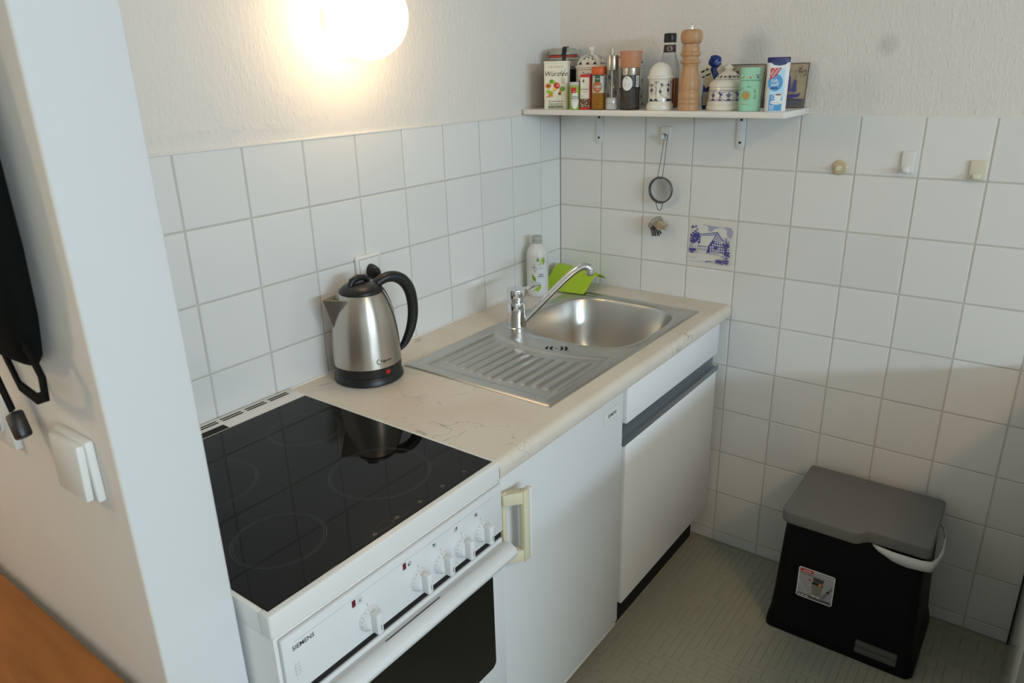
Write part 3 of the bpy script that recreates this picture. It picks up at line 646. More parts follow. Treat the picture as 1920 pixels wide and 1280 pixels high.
HR = [(0.012, 0.011), (0.014, 0.012), (0.0145, 0.0135), (0.0145, 0.0145), (0.0145, 0.0140), (0.0140, 0.0130), (0.0135, 0.0125), (0.0130, 0.0110), (0.0110, 0.0085), (0.0080, 0.0050)]
def catmull(L, m=4):
    out = []
    for i in range(len(L)-1):
        p0, p1, p2, p3 = L[max(i-1, 0)], L[i], L[i+1], L[min(i+2, len(L)-1)]
        for j in range(m):
            t = j/m; out.append(tuple(0.5*((2*b_)+(-a_+c_)*t+(2*a_-5*b_+4*c_-d_)*t*t+(-a_+3*b_-3*c_+d_)*t**3) for a_, b_, c_, d_ in zip(p0, p1, p2, p3)))
    return out+[L[-1]]
hv, HR = catmull(hv), catmull(HR)
rings = []
for k, (x, z) in enumerate(hv):
    a = hv[max(k-1, 0)]; c = hv[min(k+1, len(hv)-1)]; tx, tz = c[0]-a[0], c[1]-a[1]; l = math.hypot(tx, tz); nx_, nz_ = tz/l, -tx/l
    wy_, wn = HR[k]; rings.append([(x+nx_*wn*math.cos(2*PI*j/16)*1.0, wy_*math.sin(2*PI*j/16), z+nz_*wn*math.cos(2*PI*j/16)) for j in range(16)])
loft(b, rings); obj('handle', b, black, kt, 60)
b = NB(); tube(b, [(r_+0.001, 0, z_) for r_, z_ in KP[1:10]], 0.005, 8, flatn=(0.012, 0.004)); obj('handle_mount', b, black, kt, 60)
# V spout
b = NB(); tp = Vector((-0.094, 0, 0.2085)); bt = Vector((-0.0755, 0, 0.140)); l_ = Vector((-0.050, 0.034, 0.2060)); r_ = Vector((-0.050, -0.034, 0.2060))
def tri(vs): b.faces.new([b.verts.new(v) for v in vs])
tri((tp, bt, r_)); tri((tp, l_, bt))
spt = obj('spout', b, kettle_steel, kt, 0); md = spt.modifiers.new('thickness', 'SOLIDIFY'); md.thickness = 0.0016; md.offset = 0
b = NB(); lathe(b, [(0.0065, 0), (0.0065, 0.0015), (0, 0.003)], 20, Matrix.Rotation(R(-78), 4, 'Z') @ TM(0.0800, 0, 0.032, 0, PI/2)); ind = obj('switch_light', b, red_glow, skirt, 50)
for v in ind.data.vertices: v.co.z = 0.032+(v.co.z-0.032)*0.85
p_ = Print(cyl(0.0808, R(-95), 0.0570, lambda z: 0.0806-(z-0.046)*0.02), 0.00003, 0.0005)
p_.arc(0.004, 0.004, 0.0062, 95, 300, 0.0018, ink); p_.text('Top', 0.0065, 0.0015, 0.0062, ink, bold=0.00029); p_.text('matic', 0.0195, 0.0015, 0.0058, ink, bold=0.00006); p_.done('lettering', kb)

# ================================================================== WALL LAMP
lp = thing('wall_lamp', 'lit round opal glass wall lamp above the tiles', 'lamp', (-0.920, 0.004, 1.654))
b = NB(); lathe(b, [(0.034, 0), (0.034, 0.012), (0.032, 0.020), (0.030, 0.030)], 40, TM(0, 0, 0, PI/2)); obj('wall_mount', b, white_enamel, lp)
b = NB(); lathe(b, [(0.090*math.sin(PI*k/18), -0.090*math.cos(PI*k/18)) for k in range(19)], 40, TM(0, -0.108, 0, PI/2)); obj('globe', b, opal, lp, 80)

# ================================================================== SOCKET, PLUG
so = thing('wall_socket', 'white square power socket on the tiles behind the kettle', 'socket', (-0.893, 0, 1.072))
b = NB(); box(b, -0.041, 0.041, -0.011, 0.0, -0.041, 0.041, 0.005, 3); obj('frame', b, white_plastic, so)
b = NB(); box(b, -0.032, 0.032, -0.0125, -0.009, -0.032, 0.032, 0.0012, 2); obj('insert', b, white_plastic, so)
b = NB(); prism(b, [(-0.0335, -0.0335), (0.0335, -0.0335), (0.0335, 0.0335), (-0.0335, 0.0335)], -0.0112, -0.0108, 'Y'); obj('seam', b, grey_ink, so, 0)
b = NB(); lathe(b, [(0.020, 0.0), (0.0205, 0.004), (0.019, 0.012), (0.014, 0.024), (0.009, 0.030), (0, 0.032)], 28, TM(0, 0, 0, PI/2) @ Matrix.Scale(0.72, 4, (1, 0, 0)))
pg = thing('power_plug', 'black mains plug in the socket behind the kettle', 'plug', (-0.893, -0.0128, 1.070)); obj('plug_body', b, black, pg, 50)
b = NB(); tube(b, [(0, -0.016, -0.010), (0.004, -0.020, -0.040), (0.000, -0.018, -0.09), (-0.02, -0.024, -0.15), (-0.034, -0.030, -0.195), (-0.035, -0.032, -0.2185)], 0.0032, 10); obj('cord', b, black, pg, 60)

# ================================================================== DETERGENT BOTTLE, GREEN MAT
bt_ = thing('detergent_bottle', 'white washing-up liquid bottle with green leaf print behind the tap', 'bottle', (-0.217, -0.052, wz1+0.0005), R(-60))
white_bot = flat('milky white plastic', (0.72, 0.72, 0.69), 0.3)
grey_cap = flat('translucent grey cap', (0.42, 0.43, 0.40), 0.35)
b = NB(); lathe(b, [(0.032, 0), (0.0345, 0.004), (0.0350, 0.02), (0.0350, 0.120), (0.0340, 0.138), (0.0300, 0.152), (0.0235, 0.162), (0.0165, 0.167), (0.0150, 0.172), (0, 0.172)], 44); bd = obj('bottle_body', b, white_bot, bt_, 50)
b = NB(); lathe(b, [(0.0160, 0.170), (0.0168, 0.172), (0.0168, 0.1775), (0.0160, 0.1785), (0.0160, 0.180), (0.0165, 0.181), (0.0165, 0.190), (0.0150, 0.193), (0, 0.193)], 32); obj('cap', b, grey_cap, bt_, 35)
leaf = flat('leaf green print', (0.30, 0.52, 0.03)); leaf2 = flat('dark leaf green print', (0.16, 0.36, 0.03)); silver = flat('silver white label', (0.74, 0.75, 0.76), 0.3)
p_ = Print(cyl(0.035, R(-90), 0.0), 0.00004, 0.0003)
p_.rect(0.000, 0.040, 0.034, 0.118, silver, 8)
for (a, c, s_, r_, m_) in ((0.008, 0.103, 0.030, 100, leaf2), (0.014, 0.104, 0.026, 75, leaf), (0.022, 0.104, 0.028, 85, leaf), (-0.004, 0.050, 0.030, 112, leaf2), (-0.008, 0.048, 0.018, 160, leaf)):
    ca, sa = math.cos(R(r_)), math.sin(R(r_)); p_.poly([(a, c), (a+s_*0.4*ca+s_*0.2*sa, c+s_*0.4*sa-s_*0.2*ca), (a+s_*ca, c+s_*sa), (a+s_*0.4*ca-s_*0.2*sa, c+s_*0.4*sa+s_*0.2*ca)], m_)
p_.poly([(-0.012, 0.020), (0.004, 0.018), (0.014, 0.030), (0.012, 0.044), (-0.002, 0.030)], leaf)
rp = random.Random(2)
for k in range(26): a = rp.uniform(0, 2*PI); r_ = rp.uniform(0.001, 0.012); p_.ell(-0.006+r_*math.cos(a)*0.8, 0.098+r_*math.sin(a)*1.2, 0.0009, 0.0012, grey_ink if k % 3 else leaf2, 7)
p_.stroke([(-0.004, 0.082), (-0.006, 0.095), (-0.005, 0.110)], 0.0008, grey_ink)
p_.dashes(0.008, 0.020, 0.074, ink, 0.0022, 2); p_.dashes(0.005, 0.024, 0.068, ink, 0.0022, 3); p_.dashes(0.006, 0.022, 0.095, grey_ink, 0.0018, 4); p_.done('label_print', bd)

gm_ = [(-0.159, 0.0015), (-0.146, 0.0045), (-0.132, 0.0120), (-0.116, 0.0235), (-0.100, 0.0340), (-0.084, 0.0410), (-0.066, 0.0440), (-0.050, 0.0420), (-0.036, 0.0360), (-0.022, 0.0270), (-0.012, 0.0190)]
b = NB(); top = []; bot = []
for side, y in enumerate((-0.188, -0.14, -0.09, -0.034)):
    lift = 0.018*(side/3.0)
    top.append([(x+0.10-0.006*side*(x < -0.12), y+0.11, z+0.0022+lift*smooth01((x+0.16)/0.08)*(1 if x < -0.04 else 0.7)+(0.0 if side else 0.0)) for x, z in gm_])
for k in range(len(top)-1):
    pass
vt = [[b.verts.new(p) for p in r] for r in top]; vb = [[b.verts.new((p[0], p[1], p[2]-0.0020)) for p in r] for r in top]
for i in range(3):
    for j in range(len(gm_)-1):
        b.faces.new((vt[i][j], vt[i][j+1], vt[i+1][j+1], vt[i+1][j])); b.faces.new((vb[i][j], vb[i+1][j], vb[i+1][j+1], vb[i][j+1]))
for j in range(len(gm_)-1):
    b.faces.new((vt[0][j], vb[0][j], vb[0][j+1], vt[0][j+1])); b.faces.new((vt[3][j], vt[3][j+1], vb[3][j+1], vb[3][j]))
for i in range(3):
    b.faces.new((vt[i][0], vt[i+1][0], vb[i+1][0], vb[i][0])); b.faces.new((vt[i][-1], vb[i][-1], vb[i+1][-1], vt[i+1][-1]))
bmesh.ops.recalc_face_normals(b, faces=list(b.faces))
single('curved_mat', b, lime, 'lime green curved plastic mat in the corner behind the sink', 'mat', (-0.10, -0.11, wz1+0.0045), smooth=60)

# ================================================================== SHELF
SZ = 1.422
sh = thing('wall_shelf', 'white wall shelf holding the jars and spices above the tiles', 'shelf', (-0.105, -0.395, 1.406))
b = NB(); box(b, -0.213, -0.0005, -0.790, -0.003, 1.4065, SZ, 0.002, 2); obj('board', b, shelf_white, sh, world=True)
for y in (-0.150, -0.610):
    b = NB(); prism(b, [(y-0.0125, 1.4063), (y+0.0125, 1.4063), (y+0.0125, 1.318), (y+0.008, 1.308), (y-0.008, 1.308), (y-0.0125, 1.318)], -0.0045, -0.0006, 'X', 0.0008); box(b, -0.15, -0.001, y-0.0125, y+0.0125, 1.4025, 1.4063, 0.001, 1); br = obj('bracket', b, white_enamel, sh, world=True)
    for z in (1.388, 1.326):
        b = NB(); lathe(b, [(0.0034, 0), (0.0034, 0.0012), (0, 0.0016)], 12, TM(-0.0045, y+0.001, z, 0, -PI/2)); obj('screw', b, black, br, 0, True)
# ---- things on the shelf (local frame: front is -y, right is +x)
FR = R(-68)
cream_card = flat('cream card', (0.78, 0.76, 0.62), 0.5); red_p = flat('red print', (0.55, 0.03, 0.03)); green_p = flat('green print', (0.13, 0.33, 0.03)); orange_p = flat('orange print', (0.75, 0.22, 0.02)); white_p = flat('white print', (0.80, 0.80, 0.78)); yellow_p = flat('yellow print', (0.75, 0.55, 0.10)); olive_p = flat('dark olive print', (0.09, 0.11, 0.04)); brown_p = flat('brown print', (0.16, 0.07, 0.03))
# 1 seasoning tin
t_ = thing('seasoning_tin', 'cream seasoning tin with painted vegetables, leftmost on the shelf', 'tin', (-0.180, -0.106, SZ+0.0004), FR)
b = NB(); prism(b, rrect(-0.036, 0.036, -0.021, 0.021, 0.006, 4), 0, 0.128, 'Z', 0.001); bo = obj('can', b, cream_card, t_)
b = NB(); prism(b, rrect(-0.0368, 0.0368, -0.0218, 0.0218, 0.006, 4), 0.1275, 0.134, 'Z', 0.001); obj('lid', b, cream_card, t_)
p_ = Print(fl((0, -0.021, 0), (1, 0, 0), (0, 0, 1)))
p_.text('Lebe Gesund', 0, 0.116, 0.006, grey_ink, 'CENTER', shear=0.3); p_.text('Würzfee', 0, 0.093, 0.014, ink, 'CENTER', shear=0.3); p_.stroke([(0.018, 0.088), (0.022, 0.098), (0.030, 0.112)], 0.001, ink)
for x, z, r_, m_ in ((-0.022, 0.066, 0.009, orange_p), (-0.022, 0.066, 0.004, brown_p), (-0.012, 0.078, 0.007, green_p), (-0.004, 0.074, 0.006, leaf), (0.004, 0.066, 0.010, red_p), (0.008, 0.067, 0.006, flat('rose print', (0.75, 0.20, 0.18))), (0.020, 0.057, 0.008, green_p), (-0.006, 0.056, 0.007, cream_card), (-0.004, 0.055, 0.006, yellow_p), (0.006, 0.046, 0.007, white_p), (0.012, 0.044, 0.005, brown_p), (-0.022, 0.050, 0.006, leaf), (-0.014, 0.045, 0.007, leaf), (0.014, 0.050, 0.004, orange_p)): p_.ell(x, z, r_, r_*0.85, m_, 14)
for k in range(5): p_.stroke([(-0.012, 0.046), (-0.028+k*0.005, 0.034)], 0.0018, orange_p)
for k in range(4): p_.stroke([(0.020+k*0.002, 0.072), (0.016+k*0.004, 0.088)], 0.0006, brown_p)
p_.text('Streuwürze &', 0, 0.0205, 0.0055, olive_p, 'CENTER'); p_.text('Gemüsebrühe', 0, 0.013, 0.0055, olive_p, 'CENTER'); p_.rect(-0.022, 0.003, 0.022, 0.010, olive_p); p_.text('Ohne Hefeextrakt', 0, 0.0045, 0.004, cream_card, 'CENTER'); p_.done('front_print', bo)
# 2 clip-top jar
t_ = thing('clip_top_jar', 'glass clip-top jar with red rubber seal behind the seasoning tin', 'jar', (-0.084, -0.066, SZ+0.0004), FR)
jar_fill = flat('dark jar contents', (0.10, 0.08, 0.06), 0.6)
b = NB(); lathe(b, [(0.040, 0), (0.045, 0.006), (0.045, 0.125), (0.042, 0.138), (0.0425, 0.144), (0, 0.144)], 40); jb = obj('jar_body', b, glass_clear, t_, 40)
b = NB(); lathe(b, [(0.041, 0.004), (0.042, 0.010), (0.042, 0.118), (0, 0.118)], 36); obj('contents', b, flat('pale jar contents', (0.52, 0.47, 0.38), 0.7), t_, 40)
b = NB(); lathe(b, [(0.0425, 0.1445), (0.0465, 0.1455), (0.0465, 0.1495), (0.0425, 0.1505)], 40, close=True); obj('rubber_seal', b, flat('red rubber', (0.50, 0.05, 0.03), 0.5), t_, 40)
b = NB(); lathe(b, [(0.0425, 0.1510), (0.0450, 0.153), (0.0450, 0.158), (0.040, 0.166), (0.036, 0.1705), (0, 0.1715)], 40); obj('glass_lid', b, flat('greenish lid glass', (0.35, 0.36, 0.31), 0.12), t_, 40)
b = NB(); tube(b, [(0.0478*math.cos(2*PI*k/40), 0.0478*math.sin(2*PI*k/40), 0.136) for k in range(40)], 0.0012, 8, True); tube(b, [(-0.046, -0.012, 0.136), (-0.052, -0.012, 0.140), (-0.054, -0.010, 0.152), (-0.046, -0.004, 0.160), (-0.036, 0, 0.168)], 0.0013, 8); tube(b, [(-0.046, 0.012, 0.136), (-0.054, 0.010, 0.140), (-0.056, 0.008, 0.150), (-0.046, 0.004, 0.160)], 0.0013, 8); tube(b, [(0.046, 0.0, 0.136), (0.052, 0.0, 0.150), (0.054, 0.004, 0.162), (0.046, 0.004, 0.166)], 0.0013, 8); obj('wire_clip', b, wire, t_, 60)
b = NB(); prism(b, [(-0.0475, 0.128), (-0.0495, 0.128), (-0.0495, 0.156), (-0.040, 0.1715), (-0.036, 0.1745), (0.0, 0.1755), (0.0, 0.1725), (-0.035, 0.1715), (-0.0475, 0.154)], 0.006, 0.018, 'X'); obj('tape_strip', b, black, t_)
b = NB(); prism(b, [(0.046*math.cos(R(a)), 0.046*math.sin(R(a))) for a in range(-75, -9, 6)]+[(0.0445*math.cos(R(a)), 0.0445*math.sin(R(a))) for a in range(-15, -81, -6)], 0.070, 0.110, 'Z'); obj('jar_label', b, black, t_)
# 3 herb shaker
t_ = thing('herb_shaker', 'small green and white herb shaker with grey lid next to the seasoning tin', 'spice shaker', (-0.197, -0.180, SZ+0.0004), R(-61))
b = NB(); lathe(b, [(0.0158, 0), (0.0163, 0.001), (0.0163, 0.066), (0.0155, 0.067), (0, 0.067)], 32); bo = obj('can', b, flat('leaf green can', (0.30, 0.48, 0.06)), t_)
b = NB(); lathe(b, [(0.0160, 0.0665), (0.0165, 0.068), (0.0165, 0.0745), (0.0158, 0.0758), (0, 0.0758)], 32); obj('lid', b, flat('pale grey lid', (0.55, 0.55, 0.53), 0.35), t_)
p_ = Print(cyl(0.0163, R(-90), 0.0)); p_.ell(0, 0.026, 0.0110, 0.024, white_p, 24, 4); p_.rect(-0.0125, 0.046, 0.0035, 0.061, red_p, 5); p_.dashes(-0.010, 0.001, 0.049, white_p, 0.0018, 2); p_.text('ITALIENISCHE', 0.0, 0.035, 0.0034, ink, 'CENTER', bold=0.00006, sx=0.8); p_.text('KRÄUTER', 0, 0.029, 0.0042, ink, 'CENTER', bold=0.00010); p_.dashes(-0.008, 0.008, 0.024, grey_ink, 0.0015, 5)
for k in range(4): p_.rect(-0.006, 0.010+k*0.003, 0.006, 0.0106+k*0.003, grey_ink)
p_.done('label_print', bo)
# 4 and 5 porcelain canisters
def flower(p, x, z, s, m):
    p.ell(x, z, s*0.5, s*0.5, m, 8)
    for k in range(5): a = 2*PI*k/5+0.3; p.ell(x+s*math.cos(a), z+s*math.sin(a), s*0.5, s*0.5, m, 7)
def canister(label, y, x, rz, word, knob=True):
    t = thing('porcelain_canister', label, 'canister', (x, y, SZ+0.0004), rz, 'square porcelain storage canisters')
    b = NB(); prism(b, rrect(-0.038, 0.038, -0.038, 0.038, 0.007, 4), 0, 0.114, 'Z', 0.001); bo = obj('box', b, porcelain, t)
    b = NB(); prism(b, rrect(-0.0405, 0.0405, -0.0405, 0.0405, 0.008, 4), 0.114, 0.119, 'Z', 0.0015)
    rr = []
    for k in range(8):
        a = R(90*k/7); h = 0.039*math.cos(a)*0.94+0.001; rr.append([(px, py, 0.119+0.033*math.sin(a)) for px, py in rrect(-h, h, -h, h, h*0.35, 4)])
    loft(b, rr); ld = obj('lid', b, porcelain, t, 45)
    b = NB(); lathe(b, [(0.004, 0), (0.004, 0.005), (0.009, 0.010), (0.010, 0.015), (0.007, 0.021), (0, 0.023)], 20, TM(0, 0, 0.1505 if knob else 0.134)); obj('knob', b, porcelain, ld)
    for rot in (0, PI/2):
        Mr_ = Matrix.Rotation(rot, 3, 'Z')
        p = Print(lambda a, c, d, Mr_=Mr_: Mr_ @ Vector((a, -0.038-d, c)))
        for (x0, z0, x1, z1) in ((-0.033, 0.006, 0.033, 0.006), (0.033, 0.006, 0.033, 0.108), (0.033, 0.108, -0.033, 0.108), (-0.033, 0.108, -0.033, 0.006)): p.stroke([(x0, z0), (x1, z1)], 0.0009, cobalt)
        if rot == 0 and word: p.text(word, 0, 0.092, 0.0105, blue_print, 'CENTER', bold=0.00019, sx=0.8)
        for sx in (-1, 1):
            flower(p, sx*0.022, 0.075, 0.004, cobalt); flower(p, sx*0.018, 0.030, 0.004, cobalt); p.arc(sx*0.010, 0.052, 0.018, 90 if sx < 0 else -90, 270 if sx < 0 else 90, 0.0009, cobalt); p.ell(sx*0.029, 0.010, 0.004, 0.004, cobalt, 10)
        p.stroke([(0, 0.012), (0, 0.080)], 0.0009, cobalt); flower(p, 0, 0.052, 0.005, cobalt); p.done('blue_print', bo)
        def lf(a, c, d, Mr_=Mr_):
            an = c; h = 0.039*math.cos(an)*0.94+0.001; return Mr_ @ Vector((a*h, -h-d*math.cos(an)-0.0003, 0.119+0.033*math.sin(an)+d*math.sin(an)+0.0003*math.sin(an)))
        p = Print(lf, 0.00004, 0.0006)
        p.stroke([(-0.62, 0.12), (-0.66, 0.4), (-0.6, 0.8), (-0.4, 1.12), (0, 1.18), (0.4, 1.12), (0.6, 0.8), (0.66, 0.4), (0.62, 0.12)], 0.03, cobalt)
        for x_ in (-0.6, 0, 0.6): p.poly([(x_-0.16, 0.10), (x_+0.16, 0.10), (x_+0.08, 0.24), (x_, 0.30), (x_-0.08, 0.24)], cobalt)
        for x_, c_ in ((-0.35, 0.85), (-0.1, 0.98), (0.15, 0.98), (0.38, 0.82), (0.0, 0.72), (-0.4, 0.62), (0.42, 0.58)): p.ell(x_, c_, 0.075, 0.085, cobalt, 8)
        p.done('lid_print', ld)
canister('square blue-patterned porcelain sugar canister with domed lid behind the spice packet', -0.172, -0.092, R(-78), 'Zucker')
canister('square porcelain canister mostly hidden behind the two glass mills', -0.284, -0.080, R(-82), '', False)
# 6 coriander packet
t_ = thing('spice_packet', 'narrow red and white spice packet between the green shaker and the orange-lidded jar', 'packet', (-0.190, -0.2125, SZ+0.0004), R(-72))
b = NB(); box(b, -0.0155, 0.0155, -0.010, 0.010, 0, 0.096, 0.0008, 1); bo = obj('carton', b, red_p, t_)
p_ = Print(fl((0, -0.010, 0), (1, 0, 0), (0, 0, 1))); p_.rect(-0.0148, 0.030, 0.011, 0.088, cream_card); p_.rect(-0.0148, 0.006, 0.0145, 0.030, brown_p); rp = random.Random(9)
for k in range(40): p_.ell(rp.uniform(-0.013, 0.012), rp.uniform(0.008, 0.029), 0.0014, 0.0014, (white_p, brown_p, grey_ink)[k % 3], 6)
p_.poly([(-0.006, 0.078), (-0.003, 0.075), (-0.004, 0.083), (-0.006, 0.084)], ink); p_.ell(-0.005, 0.0775, 0.0022, 0.003, ink, 10); p_.text('Koriander', -0.002, 0.054, 0.0048, ink, 'CENTER', sx=0.85); p_.dashes(-0.009, 0.005, 0.048, grey_ink, 0.0015, 5)
for k in range(3): p_.rect(-0.013, 0.034+k*0.0025, -0.004, 0.0346+k*0.0025, grey_ink)
for k in range(18): p_.ell(0.0128, 0.033+k*0.003, 0.0006, 0.0006, white_p, 6)
p_.done('front_print', bo)
# 7 curry jar
t_ = thing('curry_jar', 'curry powder jar with orange lid', 'spice jar', (-0.187, -0.2525, SZ+0.0004), R(-61))
b = NB(); lathe(b, [(0.019, 0), (0.0205, 0.002), (0.0205, 0.090), (0.017, 0.096), (0, 0.096)], 32); bo = obj('jar_body', b, glass_clear, t_)
b = NB(); lathe(b, [(0.0195, 0.0015), (0.0198, 0.003), (0.0198, 0.058), (0, 0.058)], 32); obj('powder', b, flat('curry powder', (0.50, 0.22, 0.02), 0.8), t_)
b = NB(); lathe(b, [(0.0205, 0.095), (0.0210, 0.096), (0.0210, 0.1135), (0.0195, 0.1155), (0, 0.1155)], 32); obj('lid', b, flat('orange red lid', (0.62, 0.11, 0.02), 0.4), t_)
p_ = Print(cyl(0.0206, R(-90), 0)); p_.rect(-0.020, 0.046, 0.026, 0.091, flat('pale label', (0.62, 0.55, 0.45)), 10); p_.ell(-0.004, 0.062, 0.0135, 0.0155, flat('brown orange label', (0.42, 0.13, 0.03)), 24, 5); p_.rect(-0.011, 0.075, 0.004, 0.092, flat('dark green label', (0.04, 0.10, 0.05)), 4); p_.dashes(-0.009, 0.002, 0.083, white_p, 0.0015, 6); p_.text('CURRY', -0.003, 0.060, 0.0058, white_p, 'CENTER', bold=0.00016, sx=0.8); p_.dashes(-0.007, 0.001, 0.055, white_p, 0.0016, 6); p_.rect(0.016, 0.048, 0.026, 0.086, flat('blue grey label', (0.30, 0.38, 0.40)), 3)
for k in range(9): p_.rect(0.0165, 0.051+k*0.0035, 0.0255, 0.0522+k*0.0035, white_p)
p_.done('label_print', bo)
# 8 salt mill
t_ = thing('salt_mill', 'clear acrylic salt mill with steel cap', 'mill', (-0.182, -0.2925, SZ+0.0004), R(-61))
b = NB(); lathe(b, [(0.0175, 0), (0.0175, 0.105), (0.0160, 0.107), (0, 0.107)], 32); bo = obj('tube', b, glass_clear, t_)
b = NB(); lathe(b, [(0.0165, 0.001), (0.0165, 0.016), (0.014, 0.018), (0.0125, 0.032), (0, 0.033)], 24); obj('salt', b, flat('salt', (0.80, 0.78, 0.74), 0.7), t_)
b = NB(); lathe(b, [(0.0030, 0.033), (0.0030, 0.107)], 12); obj('shaft', b, steel, t_)
b = NB(); lathe(b, [(0.0172, 0.1055), (0.0182, 0.107), (0.0182, 0.143), (0.0172, 0.1445), (0.005, 0.145), (0.0050, 0.161), (0.0045, 0.163), (0, 0.163)], 32); obj('cap', b, kettle_steel, t_)
# 9 pepper grinder
t_ = thing('pepper_grinder', 'glass pepper grinder with salmon pink flared cap', 'mill', (-0.172, -0.345, SZ+0.0004), R(-61))
b = NB(); lathe(b, [(0.0255, 0), (0.0275, 0.002), (0.0270, 0.02), (0.0258, 0.06), (0.0258, 0.092), (0, 0.092)], 36); bo = obj('glass', b, glass_clear, t_)
pepper = flat('peppercorns', (0.045, 0.035, 0.028), 0.5, bump=(260, 1.0, 1, 0.003), var=(350, (0.16, 0.13, 0.10), 0.9))
b = NB(); lathe(b, [(0.0245, 0.003), (0.0262, 0.005), (0.0255, 0.03), (0.0246, 0.058), (0.012, 0.062), (0, 0.063)], 32); obj('peppercorns', b, pepper, t_)
b = NB(); lathe(b, [(0.0245, 0.060), (0.0245, 0.0915)], 30); obj('smoky_insert', b, flat('grey plastic insert', (0.10, 0.10, 0.10), 0.3), t_)
b = NB(); lathe(b, [(0.0258, 0.0915), (0.0265, 0.093), (0.0265, 0.110), (0.0255, 0.111), (0, 0.111)], 36); obj('steel_ring', b, kettle_steel, t_)
b = NB(); lathe(b, [(0.0270, 0.1115), (0.0272, 0.113), (0.0285, 0.130), (0.0312, 0.1525), (0.0305, 0.1540), (0, 0.1535)], 40); obj('cap', b, flat('salmon pink cap', (0.52, 0.24, 0.13), 0.5), t_)
p_ = Print(cyl(0.0262, R(-90), 0)); p_.ell(-0.010, 0.070, 0.0155, 0.019, white_p, 22, 5); p_.rect(0.016, 0.060, 0.028, 0.090, white_p, 4); p_.arc(-0.012, 0.081, 0.0035, 20, 160, 0.001, ink); p_.stroke([(-0.015, 0.063), (-0.003, 0.063), (-0.003, 0.071), (-0.015, 0.071), (-0.015, 0.063)], 0.0006, grey_ink)
for k in range(4): p_.rect(-0.014, 0.0645+k*0.0014, -0.004, 0.0649+k*0.0014, grey_ink)
for k in range(8): p_.rect(0.0175, 0.063+k*0.003, 0.022, 0.0642+k*0.003, ink)
p_.done('label_print', bo)
# 10 domed shaker
t_ = thing('sugar_shaker', 'round porcelain shaker with plain white dome and blue pattern', 'shaker', (-0.166, -0.434, SZ+0.0004), R(-61))
b = NB(); lathe(b, [(0.0355, 0), (0.0370, 0.003), (0.0365, 0.010), (0.0345, 0.016), (0.0318, 0.020), (0.0315, 0.022), (0.0315, 0.076), (0.0335, 0.080), (0.0358, 0.0825), (0.0358, 0.0865), (0.0335, 0.0885), (0, 0.0885)], 44); bo = obj('pot', b, porcelain, t_, 35)
b = NB(); lathe(b, [(0.0330, 0.0885)]+[(0.0322*math.cos(R(a)), 0.090+0.0335*math.sin(R(a))) for a in range(0, 91, 9)], 44); obj('dome_lid', b, porcelain, t_, 60)
p_ = Print(cyl(0.0315, R(-90), 0), 0.00003, 0.0003)
p_.stroke([(-0.045+k*0.005, 0.0235) for k in range(19)], 0.0008, cobalt)
for c0 in (-0.013, 0.0325, -0.0585):
    p_.stroke([(c0, 0.030), (c0, 0.075)], 0.0007, cobalt); p_.poly([(c0-0.006, 0.024), (c0+0.006, 0.024), (c0+0.003, 0.029), (c0, 0.030), (c0-0.003, 0.029)], cobalt); p_.arc(c0, 0.0755, 0.006, 180, 360, 0.0009, cobalt); p_.ell(c0, 0.0725, 0.0016, 0.0016, cobalt, 8)
for c0 in (0.011, -0.036):
    p_.arc(c0+0.001, 0.050, 0.0145, 95, 255, 0.0009, cobalt); p_.arc(c0+0.012, 0.052, 0.012, -80, 60, 0.0009, cobalt); flower(p_, c0-0.009, 0.066, 0.0026, cobalt); flower(p_, c0-0.012, 0.048, 0.0026, cobalt); flower(p_, c0+0.010, 0.052, 0.0034, cobalt); p_.stroke([(c0+0.010, 0.040), (c0+0.010, 0.072)], 0.0009, cobalt); p_.stroke([(c0+0.003, 0.066), (c0+0.018, 0.066)], 0.0010, cobalt); flower(p_, c0+0.010, 0.064, 0.0022, cobalt); p_.stroke([(c0+0.001, 0.034), (c0+0.006, 0.029)], 0.001, cobalt); p_.poly([(c0+0.004, 0.024), (c0+0.016, 0.024), (c0+0.013, 0.029), (c0+0.010, 0.030), (c0+0.007, 0.029)], cobalt)
p_.done('blue_print', bo)
# 11 bottle of amber liquid
t_ = thing('liquor_bottle', 'clear glass bottle with amber liquid and black cap behind the wooden mill', 'bottle', (-0.062, -0.408, SZ+0.0004), R(-61))
b = NB(); lathe(b, [(0.026, 0), (0.029, 0.003), (0.029, 0.100), (0.027, 0.115), (0.0200, 0.135), (0.0170, 0.150), (0.0155, 0.172), (0.0155, 0.176), (0, 0.176)], 36); bo = obj('glass', b, glass_clear, t_)
b = NB(); lathe(b, [(0.0255, 0.003), (0.0278, 0.005), (0.0278, 0.080), (0, 0.080)], 32); obj('liquid', b, amber, t_)
b = NB(); lathe(b, [(0.0168, 0.174), (0.0175, 0.176), (0.0172, 0.196), (0.016, 0.198), (0, 0.198)], 28); obj('cap', b, black, t_)
b = NB(); lathe(b, [(0.0178, 0.148), (0.0162, 0.168)], 28, close=False); nl = obj('neck_label', b, flat('dark brown label', (0.06, 0.02, 0.015)), t_)
p_ = Print(cyl(0.0174, R(-90), 0, lambda z: 0.0178-(z-0.148)*0.08)); p_.arc(-0.002, 0.158, 0.007, 0, 360, 0.0009, white_p, 20, 0.0055); p_.stroke([(-0.007, 0.1585), (0.003, 0.1585)], 0.0016, white_p); p_.done('neck_print', nl)
